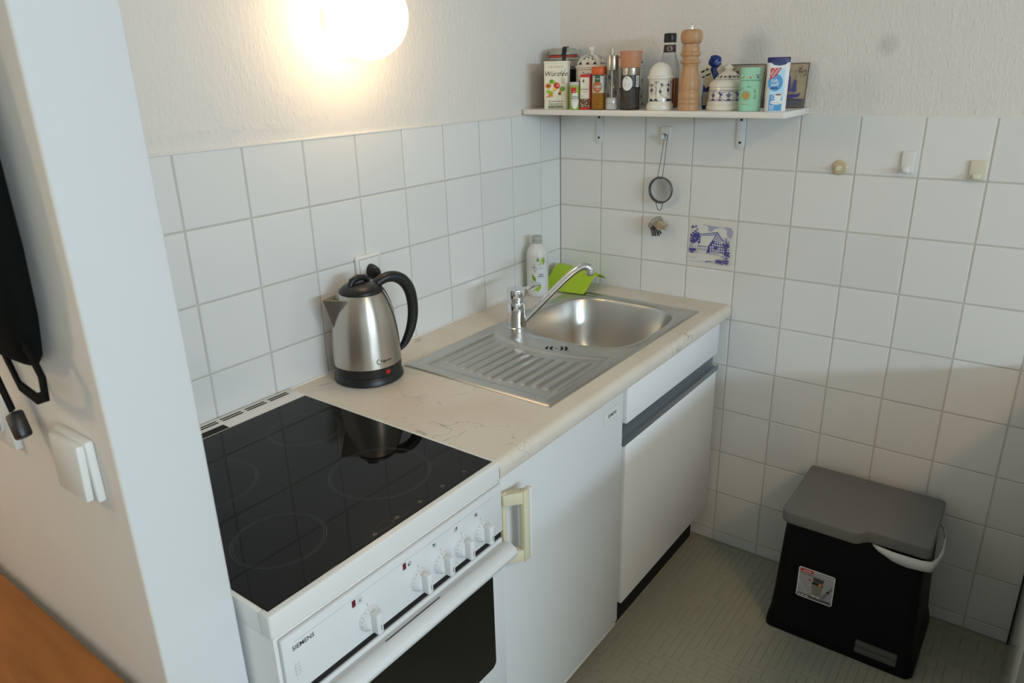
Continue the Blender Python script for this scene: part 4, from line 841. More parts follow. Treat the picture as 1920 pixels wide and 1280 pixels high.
# 12 wooden mill
t_ = thing('wooden_pepper_mill', 'tall turned beech wood pepper mill with metal knob', 'mill', (-0.176, -0.522, SZ+0.0004), R(-61))
b = NB(); lathe(b, [(0.0265, 0), (0.0268, 0.001), (0.0268, 0.0155), (0.0258, 0.0165), (0.0268, 0.0175), (0.0268, 0.027), (0.0258, 0.028), (0.0266, 0.030), (0.0268, 0.041), (0.0255, 0.0445), (0.0242, 0.048), (0.0262, 0.054), (0.0268, 0.064), (0.0258, 0.075), (0.0218, 0.092), (0.0202, 0.105), (0.0206, 0.114), (0.0228, 0.117), (0.0262, 0.1195), (0.0264, 0.123), (0.0236, 0.1255), (0.0208, 0.129), (0.0212, 0.134), (0.0255, 0.137), (0.0266, 0.141), (0.0250, 0.145), (0.0222, 0.147), (0.0228, 0.150), (0.0222, 0.153), (0.0226, 0.157), (0.0214, 0.159), (0.0220, 0.1655), (0, 0.166)], 44); obj('shaft', b, beech, t_, 45)
b = NB(); lathe(b, [(0.0225, 0.1662), (0.0250, 0.168), (0.0275, 0.176), (0.0282, 0.184), (0.0272, 0.192), (0.0240, 0.198), (0.0160, 0.2005), (0, 0.2010)], 44); obj('head', b, beech, t_, 50)
b = NB(); lathe(b, [(0.0050, 0.2008), (0.0050, 0.203), (0.0030, 0.204), (0.0030, 0.206), (0.0050, 0.2075), (0.0052, 0.211), (0.0040, 0.2135), (0, 0.2138)], 18); obj('top_knob', b, chrome, t_)
# 13 blue gift bag
t_ = thing('blue_packet', 'dark blue packet with knotted top and cream paper label behind the wooden mill', 'packet', (-0.090, -0.552, SZ+0.0004), R(-68))
blue_foil = flat('blue foil', (0.01, 0.03, 0.17), 0.3); cream_lab = flat('cream label', (0.62, 0.58, 0.40))
rr = []; rb = random.Random(4)
for z, wx, dy_ in ((0, 0.024, 0.014), (0.004, 0.026, 0.017), (0.030, 0.027, 0.018), (0.060, 0.024, 0.017), (0.085, 0.016, 0.012), (0.100, 0.009, 0.008), (0.106, 0.007, 0.007)):
    rr.append([(wx*math.cos(2*PI*k/20)*(1+rb.uniform(-.04, .04)), dy_*math.sin(2*PI*k/20)*(1+rb.uniform(-.05, .05)), z) for k in range(20)])
b = NB(); loft(b, rr); bo = obj('pouch', b, blue_foil, t_, 60)
rr = []; rb = random.Random(6)
for z, r_ in ((0.104, 0.006), (0.108, 0.011), (0.114, 0.0155), (0.121, 0.0165), (0.128, 0.0145), (0.133, 0.010), (0.137, 0.005)):
    rr.append([(0.003+r_*math.cos(2*PI*k/11)*(1+rb.uniform(-.28, .28)), r_*math.sin(2*PI*k/11)*(1+rb.uniform(-.28, .28)), z+rb.uniform(-.003, .003)) for k in range(11)])
b = NB(); loft(b, rr); obj('gathered_top', b, blue_foil, t_, 0)
b = NB(); box(b, -0.020, 0.008, -0.0008, 0.0008, 0, 0.052, 0.0003, 1, TM(0.000, -0.0195, 0.062, R(-6), R(-24), 0)); tg = obj('paper_tag', b, cream_lab, t_, 0)
p_ = Print(lambda a, c, d: TM(0.000, -0.0195, 0.062, R(-6), R(-24), 0) @ Vector((a, -0.0008-d, c))); p_.dashes(-0.016, 0.005, 0.040, ink, 0.005, 7); p_.dashes(-0.018, 0.006, 0.027, ink, 0.004, 8); p_.dashes(-0.016, 0.004, 0.019, grey_ink, 0.002, 9); p_.done('tag_print', tg)
p_ = Print(lambda a, c, d: Vector((a, -0.0183-d-0.0002*abs(a)*100, c))); p_.rect(-0.024, 0.010, -0.006, 0.044, cream_lab)
for k in range(8): p_.rect(-0.022, 0.014+k*0.0035, -0.008, 0.0148+k*0.0035, grey_ink)
p_.done('front_label', bo)
# 14 sugar bowl
t_ = thing('sugar_bowl', 'round lidded porcelain sugar bowl with blue pattern and pointed knob', 'sugar bowl', (-0.135, -0.612, SZ+0.0004), R(-61))
b = NB(); lathe(b, [(0.0500, 0), (0.0525, 0.003), (0.0520, 0.010), (0.0495, 0.0135), (0.0505, 0.016), (0.0502, 0.020), (0.0478, 0.0235), (0.0472, 0.050), (0.0466, 0.054), (0.0462, 0.057), (0, 0.057)], 52); bo = obj('bowl', b, porcelain, t_, 35)
b = NB(); lathe(b, [(0.0462, 0.0572), (0.0480, 0.059), (0.0470, 0.067), (0.0440, 0.0715), (0.0350, 0.076), (0.0270, 0.086), (0.0160, 0.0945), (0.0095, 0.0975), (0.0085, 0.1005), (0.0120, 0.1035), (0.0125, 0.1060), (0.0070, 0.1095), (0.0045, 0.1130), (0, 0.1150)], 48); ld = obj('lid', b, porcelain, t_, 40)
p_ = Print(cyl(0.0475, R(-90), 0), 0.00003, 0.0005)
for z in (0.0245, 0.0505): p_.stroke([(-0.065+k*0.005, z) for k in range(27)], 0.0008, cobalt)
for c0 in (-0.045, -0.002, 0.041):
    p_.arc(c0-0.004, 0.037, 0.017, 60, 300, 0.0009, blue_print, 18, 0.0105); p_.arc(c0+0.006, 0.037, 0.015, -120, 120, 0.0009, blue_print, 18, 0.0105); flower(p_, c0, 0.038, 0.0040, blue_print); p_.stroke([(c0-0.008, 0.038), (c0+0.008, 0.038)], 0.001, blue_print); p_.stroke([(c0, 0.030), (c0, 0.046)], 0.001, blue_print)
    p_.poly([(c0-0.006, 0.025), (c0+0.006, 0.025), (c0+0.003, 0.029), (c0, 0.030), (c0-0.003, 0.029)], blue_print)
    p_.stroke([(c0+0.0215, 0.026), (c0+0.0215, 0.049)], 0.0007, cobalt); flower(p_, c0+0.0185, 0.044, 0.0024, blue_print); flower(p_, c0+0.0245, 0.040, 0.0024, blue_print); p_.poly([(c0+0.017, 0.025), (c0+0.026, 0.025), (c0+0.0215, 0.0300)], blue_print)
p_.done('blue_print', bo)
p_ = Print(cyl(0.031, R(-90), 0, lambda z: 0.0350-(z-0.076)*0.8 if z < 0.086 else 0.0270-(z-0.086)*1.3), 0.00003, 0.0006)
p_.stroke([(-0.040+k*0.004, 0.0765) for k in range(21)], 0.0007, cobalt)
for c0 in (-0.024, 0.0, 0.024): p_.stroke([(c0-0.010, 0.083), (c0+0.010, 0.083)], 0.0009, cobalt); flower(p_, c0, 0.083, 0.0026, cobalt); p_.ell(c0-0.010, 0.083, 0.0018, 0.0018, cobalt, 8); p_.ell(c0+0.010, 0.083, 0.0018, 0.0018, cobalt, 8)
p_.done('lid_print', ld)
# 15 mint green tin
t_ = thing('mint_tin', 'mint green oval tin with a golden sun', 'tin', (-0.180, -0.690, SZ+0.0004), R(-66))
mint = flat('mint green', (0.34, 0.66, 0.47), 0.4)
b = NB(); prism(b, rrect(-0.0265, 0.0265, -0.0155, 0.0155, 0.013, 8), 0, 0.0735, 'Z', 0.0012); bo = obj('can', b, mint, t_)
b = NB(); prism(b, rrect(-0.0270, 0.0270, -0.0160, 0.0160, 0.013, 8), 0.074, 0.1045, 'Z', 0.0015); ld = obj('lid', b, mint, t_)
gold = flat('ochre gold', (0.50, 0.30, 0.07)); 
p_ = Print(fl((0, -0.0155, 0), (1, 0, 0), (0, 0, 1))); p_.ell(-0.011, 0.038, 0.0080, 0.0085, gold, 24)
for k in range(28): a = 2*PI*k/28; p_.stroke([(-0.011+0.0085*math.cos(a), 0.038+0.009*math.sin(a)), (-0.011+0.0125*math.cos(a), 0.038+0.013*math.sin(a))], 0.0007, gold)
for k, ch in enumerate('SAL de IBIZA'):
    a = R(150-k*15.5); p_.text(ch, -0.009+0.0185*math.cos(a), 0.039+0.0185*math.sin(a), 0.0052, olive_p, 'CENTER', rot=a-PI/2)
p_.dashes(-0.022, -0.004, 0.017, gold, 0.0016, 10); p_.done('front_print', bo)
p_ = Print(fl((0, -0.016, 0), (1, 0, 0), (0, 0, 1)))
for x, z, m_ in ((-0.021, 0.082, green_p), (-0.023, 0.085, white_p), (-0.004, 0.081, red_p), (-0.002, 0.080, orange_p), (0.003, 0.085, yellow_p), (0.013, 0.082, blue_print), (0.012, 0.086, blue_print), (0.016, 0.080, blue_print), (-0.017, 0.080, yellow_p), (0.018, 0.086, red_p)): p_.ell(x, z, 0.0018, 0.0018, m_, 8)
p_.done('lid_print', ld)
# 16 sweetener bottle
t_ = thing('sweetener_bottle', 'flat blue and white sweetener bottle at the right end of the shelf', 'bottle', (-0.182, -0.756, SZ+0.0004), R(-60))
sky_b = flat('sky blue print', (0.25, 0.55, 0.80)); deep_b = flat('mid blue print', (0.08, 0.32, 0.62)); navy = flat('navy blue cap', (0.01, 0.015, 0.12), 0.35)
rr = [[(x, y, z) for x, y in rrect(-w_, w_, -d_, d_, min(w_, d_)*0.7, 6)] for z, w_, d_ in ((0, 0.0235, 0.0125), (0.002, 0.0245, 0.0135), (0.06, 0.0255, 0.0130), (0.108, 0.0265, 0.0115), (0.114, 0.0268, 0.0110))]
b = NB(); loft(b, rr); bo = obj('flask', b, white_p, t_, 45)
rr = [[(x, y, z) for x, y in rrect(-w_, w_, -d_, d_, min(w_, d_)*0.7, 6)] for z, w_, d_ in ((0.1142, 0.0262, 0.0108), (0.122, 0.0268, 0.0108), (0.1255, 0.0266, 0.0106), (0.1265, 0.0258, 0.0098))]
b = NB(); loft(b, rr); obj('cap', b, navy, t_, 45)
p_ = Print(lambda a, c, d: Vector((a, -0.0136+0.022*c*0.9*0.9*(c > 0.05)*0.0-d+0.0*c, c)) if False else Vector((a, -(0.0135-(0.0005 if c < 0.06 else 0.0005+(c-0.06)*0.031))-d-0.0001, c)), 0.00004, 0.0004)
def prect(x0, z0, x1, z1, m_, n=8):
    for k in range(n): p_.k -= p_.step; p_.rect(x0, z0+(z1-z0)*k/n, x1, z0+(z1-z0)*(k+1)/n, m_)
    p_.k += p_.step
prect(-0.0185, 0.002, 0.014, 0.100, flat('light blue gradient', (0.48, 0.72, 0.88))); prect(-0.0185, 0.002, 0.012, 0.040, deep_b)
p_.poly([(-0.020, 0.114), (0.020, 0.114), (0.013, 0.109), (0.0, 0.107), (-0.013, 0.109)], navy)
p_.ell(-0.007, 0.068, 0.0175, 0.020, deep_b, 24, 4); p_.poly([(-0.020, 0.102), (0.006, 0.102), (-0.006, 0.084), (-0.020, 0.074)], red_p)
p_.text('GUT &', -0.0175, 0.086, 0.0042, white_p, rot=R(55), bold=0.00010); p_.text('GÜNSTIG', -0.0145, 0.080, 0.0042, white_p, rot=R(50), bold=0.00010)
p_.text('Süß-', -0.0175, 0.069, 0.0075, white_p, bold=0.00016); p_.text('stoff', -0.0175, 0.0605, 0.0075, white_p, bold=0.00016); p_.rect(-0.017, 0.054, 0.0, 0.057, navy)
p_.ell(0.000, 0.022, 0.0155, 0.0055, white_p, 22); p_.poly([(-0.007, 0.040), (0.012, 0.040), (0.009, 0.027), (0.004, 0.023), (-0.002, 0.024), (-0.006, 0.029)], white_p); p_.ell(0.0025, 0.040, 0.0095, 0.0028, white_p, 18); p_.ell(0.0025, 0.040, 0.0078, 0.0018, brown_p, 18); p_.arc(-0.009, 0.034, 0.0035, 60, 300, 0.0013, white_p); p_.stroke([(-0.012, 0.022), (0.010, 0.0195)], 0.0009, grey_ink)
p_.dashes(-0.017, -0.006, 0.013, white_p, 0.002, 11); p_.dashes(-0.017, -0.006, 0.009, white_p, 0.002, 12); p_.text('300ml', -0.017, 0.0045, 0.0032, white_p, bold=0.00010); p_.done('front_print', bo)
# 17 picture tiles leaning on the wall
sand = flat('sandy crackled glaze', (0.44, 0.36, 0.25), 0.3, var=(40, (0.36, 0.28, 0.18), 0.7)); sand_ink = flat('brown glaze ink', (0.07, 0.06, 0.07), 0.4)
def leaning_tile(y, label, seed, ship):
    o = thing('picture_tile', label, 'tile', (-0.026, y, SZ+0.0004), -PI/2, 'sand-coloured picture tiles leaning on the wall')
    M_ = Matrix.Rotation(R(-8), 4, 'X')
    b = NB(); box(b, -0.0555, 0.0555, -0.0035, 0.0035, 0.0, 0.112, 0.0012, 2, TM(0, 0, 0.0004) @ M_); tl = obj('slab', b, sand, o)
    p = Print(lambda a, c, d: M_ @ Vector((a, -0.0035-d, c+0.0004))); rr_ = random.Random(seed)
    for sx in (-1, 1):
        for k in range(16):
            x = sx*(0.050-rr_.uniform(0, 0.022)); z = 0.106-rr_.uniform(0, 0.026); a = rr_.uniform(0, 6.3); p.stroke([(x, z), (x+0.005*math.cos(a), z+0.005*math.sin(a)), (x+0.005*math.cos(a)+0.004*math.cos(a+1.2), z+0.005*math.sin(a)+0.004*math.sin(a+1.2))], 0.0009, sand_ink)
    p.stroke([(-0.054, 0.001), (0.054, 0.001)], 0.0018, sand_ink); p.stroke([(-0.054, 0.111), (0.054, 0.111)], 0.0018, sand_ink); p.stroke([(0.0545, 0), (0.0545, 0.111)], 0.0018, sand_ink); p.stroke([(-0.0545, 0), (-0.0545, 0.111)], 0.0018, sand_ink)
    if ship:
        p.rect(-0.052, 0.004, 0.052, 0.022, flat('grey blue glaze', (0.16, 0.16, 0.20)))
        p.poly([(-0.012, 0.024), (0.036, 0.026), (0.042, 0.036), (0.034, 0.034), (0.0, 0.032), (-0.016, 0.036)], blue_print)
        for x, h in ((-0.006, 0.072), (0.008, 0.082), (0.024, 0.066)): p.stroke([(x, 0.03), (x, 0.03+h*0.8)], 0.0012, sand_ink); p.poly([(x-0.007, 0.040), (x+0.006, 0.040), (x+0.003, 0.030+h*0.6), (x-0.003, 0.030+h*0.6)], blue_print)
        for k in range(40): p.ell(rr_.uniform(-0.02, 0.045), rr_.uniform(0.016, 0.036), 0.002, 0.0012, blue_print if k % 2 else sand_ink, 6)
        p.arc(0.027, 0.088, 0.005, -60, 200, 0.0012, sand_ink)
        for k in range(5): p.stroke([(-0.05, 0.006+k*0.004), (0.05, 0.0055+k*0.004)], 0.0008, sand_ink)
    else:
        for k in range(30): p.ell(rr_.uniform(-0.03, 0.03), rr_.uniform(0.02, 0.07), 0.003, 0.002, blue_print if k % 2 else sand_ink, 6)
        p.ell(-0.02, 0.092, 0.004, 0.003, sand_ink, 8); p.poly([(-0.024, 0.088), (-0.016, 0.090), (-0.018, 0.070), (-0.026, 0.072)], sand_ink)
    p.done('glaze_picture', tl)
leaning_tile(-0.613, 'sand-coloured picture tile half hidden behind the sugar bowl and mint tin', 1, False)
leaning_tile(-0.7275, 'sand-coloured picture tile with a blue ship behind the sweetener bottle', 2, True)

# ================================================================== HOOKS, SIEVE, BRUSH on the right wall
hk = thing('adhesive_hook', 'white adhesive hook on the tiles holding the sieve', 'hook', (-0.0001, -0.380, 1.338))
b = NB(); prism(b, rrect(-0.0155, 0.0155, -0.027, 0.027, 0.003, 4), -0.008, -0.0002, 'X', 0.0012); obj('plate', b, flat('off-white hook plastic', (0.80, 0.78, 0.70), 0.35), hk)
b = NB(); tube(b, [(-0.004, 0.002, 0.006), (-0.010, 0.002, -0.002), (-0.017, 0.002, -0.006), (-0.023, 0.002, -0.003), (-0.024, 0.002, 0.004)], [0.007, 0.0068, 0.0065, 0.006, 0.005], 12); obj('peg', b, white_plastic, hk, 60)
sv = thing('tea_sieve', 'small round steel tea sieve hanging from the adhesive hook', 'sieve', (-0.001, -0.382, 1.180))
mesh_m = flat('fine wire mesh', (0.50, 0.51, 0.50), 0.9, alpha=0.6, spec=0.1); dark_wire = flat('dark steel rim', (0.16, 0.155, 0.14), 0.35, metal=0.9)
rim = -0.030
b = NB(); tube(b, [(rim, 0.0375*math.cos(2*PI*k/48), 0.0385*math.sin(2*PI*k/48)) for k in range(48)], 0.0022, 10, True); lathe(b, [(0.0385, 0.0), (0.0392, -0.006), (0.0365, -0.012), (0.0355, -0.012), (0.0375, -0.006), (0.0370, 0.0)], 48, TM(rim, 0, 0, 0, -PI/2), close=False); obj('rim', b, dark_wire, sv, 60)
b = NB(); lathe(b, [(0.0360*math.cos(R(a)), -0.008-0.019*math.sin(R(a))) for a in range(0, 91, 10)], 40, TM(rim, 0, 0, 0, -PI/2), close=False); obj('mesh_bowl', b, mesh_m, sv, 60)
b = NB(); tube(b, [(rim-0.001, 0.010, 0.037), (rim+0.006, 0.003, 0.100), (rim+0.010, -0.001, 0.150), (rim+0.014, -0.0035, 0.161), (rim+0.014, 0.002, 0.166), (rim+0.014, 0.0085, 0.161)][:5], 0.0012, 8)
tube(b, [(rim+0.014, 0.002, 0.166), (rim+0.014, -0.0095, 0.160), (rim+0.010, -0.011, 0.150), (rim+0.006, -0.009, 0.100), (rim-0.001, -0.006, 0.037)], 0.0012, 8); obj('wire_handle', b, dark_wire, sv, 60)
b = NB(); box(b, rim-0.003, rim+0.0015, -0.008, 0.012, 0.034, 0.0405, 0.001, 1); obj('clasp', b, dark_wire, sv)
b = NB(); tube(b, [(rim, 0.012, -0.037), (rim+0.001, 0.010, -0.050), (rim+0.001, 0.004, -0.060), (rim+0.001, -0.002, -0.0615), (rim+0.001, -0.007, -0.056), (rim, -0.011, -0.037)], 0.0013, 8); obj('rest_loop', b, dark_wire, sv, 60)
# brush head: round wooden back, pale and dark bristle tufts
bh = thing('dish_brush_head', 'wooden dish brush head with pale and black bristles below the sieve', 'brush', (-0.0005, -0.386, 1.070))
ax = Vector((0, 0.55, -0.835)).normalized(); nn = Vector((-0.30, -0.80, -0.53)); nn = (nn-ax*nn.dot(ax)).normalized(); cc = ax.cross(nn); ctr = Vector((-0.034, 0.010, 0.006))
Mb = Matrix((( ax.x, cc.x, nn.x, ctr.x), (ax.y, cc.y, nn.y, ctr.y), (ax.z, cc.z, nn.z, ctr.z), (0, 0, 0, 1)))
b = NB(); lathe(b, [(0.0220, -0.010), (0.0245, -0.0085), (0.0250, 0.0), (0.0235, 0.0018), (0, 0.0018)], 36, Mb); obj('wooden_back', b, wood_mat('greyed wood', (0.42, 0.37, 0.30), (0.34, 0.29, 0.23), 0.6, 40, (1, 1, 4)), bh, 40)
b = NB(); tube(b, [ctr-nn*0.008, ctr-nn*0.016+Vector((0.008, 0, 0)), (-0.004, ctr.y+0.008, ctr.z+0.012), (-0.001, ctr.y+0.008, ctr.z+0.012)], 0.004, 10); obj('hanging_peg', b, wire, bh, 60)
pale_br = flat('pale bristle', (0.66, 0.55, 0.38), 0.7); dark_br = flat('black bristle', (0.05, 0.05, 0.04), 0.7); rb = random.Random(11)
for iu in range(-3, 4):
    for iv in range(-3, 4):
        u_, v_ = iu*0.0072, iv*0.0072
        if u_*u_+v_*v_ > 0.0215**2: continue
        dark = u_ > 0.006; b = NB()
        for k in range(14):
            a, r_ = rb.uniform(0, 2*PI), 0.0013*math.sqrt(rb.random()); s_ = Vector((u_+r_*math.cos(a), v_+r_*math.sin(a), 0.001)); e_ = Vector((u_*1.22+r_*1.7*math.cos(a)+(0.010 if dark else -0.001), v_*1.2+r_*2.0*math.sin(a), (0.024 if dark else 0.029)+rb.uniform(-.0015, .0015)))
            tube(b, [Mb @ s_, Mb @ ((s_+e_)/2), Mb @ e_], 0.00042, 4)
        o = obj('bristle_tuft', b, dark_br if dark else pale_br, bh, 0)
# three more hooks
t_ = thing('round_hook', 'round yellowed adhesive hook, leftmost of the three hooks on the tiles', 'hook', (-0.0002, -0.884, 1.271))
b = NB(); lathe(b, [(0.0195, 0), (0.0195, 0.003), (0.017, 0.0055), (0.008, 0.0062), (0, 0.0062)], 32, TM(0, 0, 0, 0, -PI/2)); obj('disc', b, flat('yellowed beige plastic', (0.62, 0.52, 0.33), 0.4), t_)
b = NB(); lathe(b, [(0.0055, 0.005), (0.005, 0.012), (0.0075, 0.016), (0.0065, 0.020), (0, 0.021)], 20, TM(0, 0, 0, 0, -PI/2)); obj('peg', b, cream_light, t_)
def plate_hook(label, y, z, w_, h_, m_):
    t = thing('plate_hook', label, 'hook', (-0.0002, y, z))
    b = NB(); prism(b, rrect(-w_, w_, -h_, h_, 0.003, 4), -0.008, -0.0002, 'X', 0.002); obj('plate', b, m_, t)
    b = NB(); prism(b, [(-0.006, -0.004), (-0.006, -h_*0.9), (-0.020, -h_*1.0), (-0.024, -h_*0.8), (-0.022, -h_*0.35), (-0.018, -h_*0.35), (-0.016, -h_*0.6), (-0.010, -h_*0.45)], -w_*0.45, w_*0.45, 'Y', 0.0012); obj('hook_lip', b, m_, t)
plate_hook('white rectangular adhesive hook, middle of the three hooks on the tiles', -1.045, 1.293, 0.0145, 0.027, white_plastic)
plate_hook('ivory rectangular adhesive hook, rightmost of the three hooks on the tiles', -1.200, 1.282, 0.0180, 0.0225, flat('ivory hook', (0.74, 0.71, 0.56), 0.35))

# ================================================================== WASTE BIN
wb = thing('pedal_bin', 'black pedal bin with grey lid against the tiled wall', 'bin', (-0.16, -1.095, 0.0004))
def br(x0, x1, y0, y1, r, z): return [(x+0.16, y+1.095, z) for x, y in rrect(x0, x1, y0, y1, r, 6)]
b = NB(); loft(b, [br(-0.305, -0.016, -1.288, -0.904, 0.020, 0.0), br(-0.308, -0.014, -1.292, -0.902, 0.024, 0.006), br(-0.306, -0.016, -1.290, -0.904, 0.026, 0.028), br(-0.300, -0.020, -1.282, -0.910, 0.026, 0.060), br(-0.297, -0.024, -1.278, -0.914, 0.026, 0.12), br(-0.293, -0.034, -1.268, -0.926, 0.026, 0.366)]); bo = obj('body', b, bin_black, wb, 40)
def lidpoly(g): return [(-0.030+g, -0.925-g*0), (-0.030, -0.920)]
lidp = [(-0.040, -0.918), (-0.034, -0.926), (-0.034, -1.266), (-0.042, -1.274)]
lidp += [(-0.282, -1.279), (-0.293, -1.275), (-0.298, -1.262), (-0.2985, -1.146), (-0.301, -1.138), (-0.309, -1.130), (-0.318, -1.123), (-0.325, -1.115), (-0.3285, -1.104), (-0.328, -0.945), (-0.324, -0.930), (-0.310, -0.921)]
b = NB(); prism(b, [(x+0.16, y+1.095) for x, y in lidp], 0.368, 0.404, 'Z', 0.005, seg=3); obj('lid', b, bin_grey, wb, 40)
# liner edge sticking out under the lid
pth = [(-0.296, -1.148, 0.002, 0.004), (-0.3005, -1.168, 0.003, 0.014), (-0.306, -1.20, 0.008, 0.026), (-0.306, -1.235, 0.012, 0.030), (-0.304, -1.265, 0.010, 0.028), (-0.297, -1.285, 0.010, 0.028), (-0.270, -1.296, 0.000, 0.026), (-0.22, -1.300, -0.010, 0.022), (-0.16, -1.297, -0.020, 0.014), (-0.12, -1.288, -0.022, 0.006), (-0.10, -1.276, -0.010, 0.002)]
b = NB(); A_ = []; rb = random.Random(8)
for x, y, up, dn in pth:
    wv = rb.uniform(-0.002, 0.002); A_.append([b.verts.new((x+0.16+0.004, y+1.095+0.003, 0.366-up*0.0)), b.verts.new((x+0.16, y+1.095+wv, 0.366-dn*0.4)), b.verts.new((x+0.16+0.001, y+1.095+0.001+wv*1.5, 0.366-dn))])
for a, c in zip(A_[:-1], A_[1:]):
    for k in range(2): b.faces.new((a[k], a[k+1], c[k+1], c[k]))
ln = obj('bin_liner', b, liner, wb, 60); md = ln.modifiers.new('thickness', 'SOLIDIFY'); md.thickness = 0.0008
# sticker on the sloped front
fs = Vector((-0.2975+0.16, 1.095, 0.12)); fv = Vector((-0.293+0.297, 0, 0.366-0.12)).normalized()
p_ = Print(fl(fs+Vector((0, -1.026, 0))+fv*0.060, (0, -1, 0), fv), 0.00004, 0.0006)
st_w = flat('sticker white', (0.72, 0.72, 0.73), 0.3); st_g = flat('sticker grey', (0.38, 0.39, 0.42), 0.3)
p_.poly(rrect(-0.048, 0.048, -0.048, 0.048, 0.006), st_w); p_.rect(-0.045, -0.036, 0.045, 0.045, st_g); p_.rect(-0.045, -0.045, 0.045, -0.036, flat('sticker dark grey', (0.10, 0.10, 0.11)))
p_.poly(rrect(-0.043, -0.008, 0.034, 0.044, 0.003), red_p); p_.text('curver', -0.0255, 0.0365, 0.006, white_p, 'CENTER', bold=0.00019); p_.text('DUO BIN', -0.043, 0.0255, 0.0058, ink)
p_.poly([(-0.006, -0.030), (0.016, -0.030), (0.020, 0.004), (-0.010, 0.004)], flat('print bin grey', (0.24, 0.23, 0.19))); p_.poly([(-0.010, 0.004), (0.020, 0.004), (0.018, 0.012), (-0.008, 0.012)], ink); p_.ell(0.012, 0.008, 0.005, 0.004, orange_p, 10); p_.poly([(-0.007, 0.013), (0.018, 0.013), (0.021, 0.026), (-0.008, 0.028)], flat('print lid grey', (0.07, 0.07, 0.06)))
p_.poly([(0.016, -0.032), (0.024, -0.034), (0.044, 0.004), (0.044, 0.018)], flat('light print grey', (0.20, 0.20, 0.21))); p_.ell(0.034, -0.006, 0.004, 0.003, ink, 10); p_.poly([(-0.020, 0.016), (-0.012, 0.016), (-0.014, 0.010), (-0.018, 0.010)], red_p); p_.stroke([(-0.044, 0.006), (-0.034, -0.012), (-0.020, -0.034)], 0.001, white_p); p_.stroke([(-0.010, 0.040), (0.044, 0.036)], 0.0008, white_p)
p_.ell(-0.002, -0.033, 0.005, 0.0025, white_p, 10); p_.ell(0.010, -0.034, 0.005, 0.0025, white_p, 10); p_.dashes(-0.042, -0.012, -0.042, white_p, 0.003, 13); p_.done('sticker', bo)
b = NB(); box(b, -0.152, -0.140, -0.155, -0.052, 0.030, 0.046, 0.002); box(b, -0.149, -0.138, -0.155, -0.052, 0.046, 0.064, 0.002); obj('pedal', b, flat('dark grey pedal', (0.10, 0.10, 0.095), 0.4, bump=(300, 0.4, 2)), wb)

# ================================================================== UNIT ON THE RIGHT
gloss = mat('glossy white board', (0.72, 0.72, 0.68), 0.10)
PX0, PYF = -1.215, -1.482
for k, (xa, xb, lab) in enumerate(((-0.606, -0.008, 'glossy white cabinet front at the right edge beside the bin'), (-1.210, -0.610, 'glossy white cabinet front nearer the camera in the row opposite the sink'))):
    un = thing('base_cabinet', lab, 'cabinet', ((xa+xb)/2, -1.785, 0), group='base cabinets opposite the sink')
    b = NB(); box(b, xa, xb, -2.085, -1.502, 0.0, 0.804, 0.001, 1); obj('carcass', b, white_lam, un, 0, True)
    b = NB(); box(b, xa+0.002, xb-0.002, -1.500, PYF, 0.0, 0.802, 0.0015); dr = obj('door', b, gloss, un, 40, True)
    b = NB(); box(b, xa+0.25, xb-0.25, PYF+0.002, PYF+0.016, 0.760, 0.770, 0.003); obj('grip', b, alu, dr, 40, True)
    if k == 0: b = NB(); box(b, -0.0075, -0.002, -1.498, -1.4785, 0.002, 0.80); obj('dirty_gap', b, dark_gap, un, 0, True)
b = NB(); box(b, -0.605, 0.605, -0.308, 0.306, 0, 0.0395, 0.008, 3)
single('worktop', b, marble, 'worktop on the cabinets opposite the sink, at the right edge of the picture', 'worktop', (-0.611, -1.785, 0.8055))

# ================================================================== LEFT OF THE PARTITION
tb = thing('table', 'orange-brown wooden table top against the warm-toned partition face', 'table', (-2.25, 0.0, 0))
b = NB(); box(b, -2.70, -1.812, -0.600, 0.60, 0.722, 0.750, 0.004, 3); obj('table_top', b, table_wood, tb, world=True)
for x in (-2.66, -1.86):
    for y in (-0.55, 0.55):
        b = NB(); box(b, x-0.025, x+0.025, y-0.025, y+0.025, 0, 0.722, 0.003); obj('leg', b, table_wood, tb, world=True)
b = NB(); box(b, -2.63, -1.88, -0.56, -0.54, 0.64, 0.722); obj('apron', b, table_wood, tb, 0, True)
b = NB(); box(b, -2.63, -1.88, 0.54, 0.56, 0.64, 0.722); obj('apron', b, table_wood, tb, 0, True)
sw = thing('light_switch', 'white light switch on the warm-toned face of the partition', 'light switch', (-1.8002, -0.472, 1.098))
b = NB(); box(b, -0.011, 0, -0.041, 0.041, -0.041, 0.041, 0.003, 2); obj('frame', b, white_plastic, sw)
b = NB(); box(b, -0.021, -0.011, -0.037, 0.037, -0.037, 0.037, 0.003, 2, Matrix.Rotation(R(2), 4, 'Y')); obj('rocker', b, white_plastic, sw)
s2 = thing('wall_socket', 'white socket on the partition half hidden behind the black bag straps', 'socket', (-1.8002, -0.236, 1.098))
b = NB(); box(b, -0.011, 0, -0.041, 0.041, -0.041, 0.041, 0.003, 2); obj('frame', b, white_plastic, s2)
b = NB(); lathe(b, [(0.0, 0.0), (0.021, 0.0), (0.021, 0.004), (0.023, 0.004), (0.023, 0.0)], 28, TM(-0.011, 0, 0, 0, -PI/2)); obj('insert', b, white_plastic, s2)
bg = thing('black_bag', 'black bag with dangling straps hanging on the partition at the left edge', 'bag', (-1.8005, -0.30, 1.22))
b = NB(); rings = []
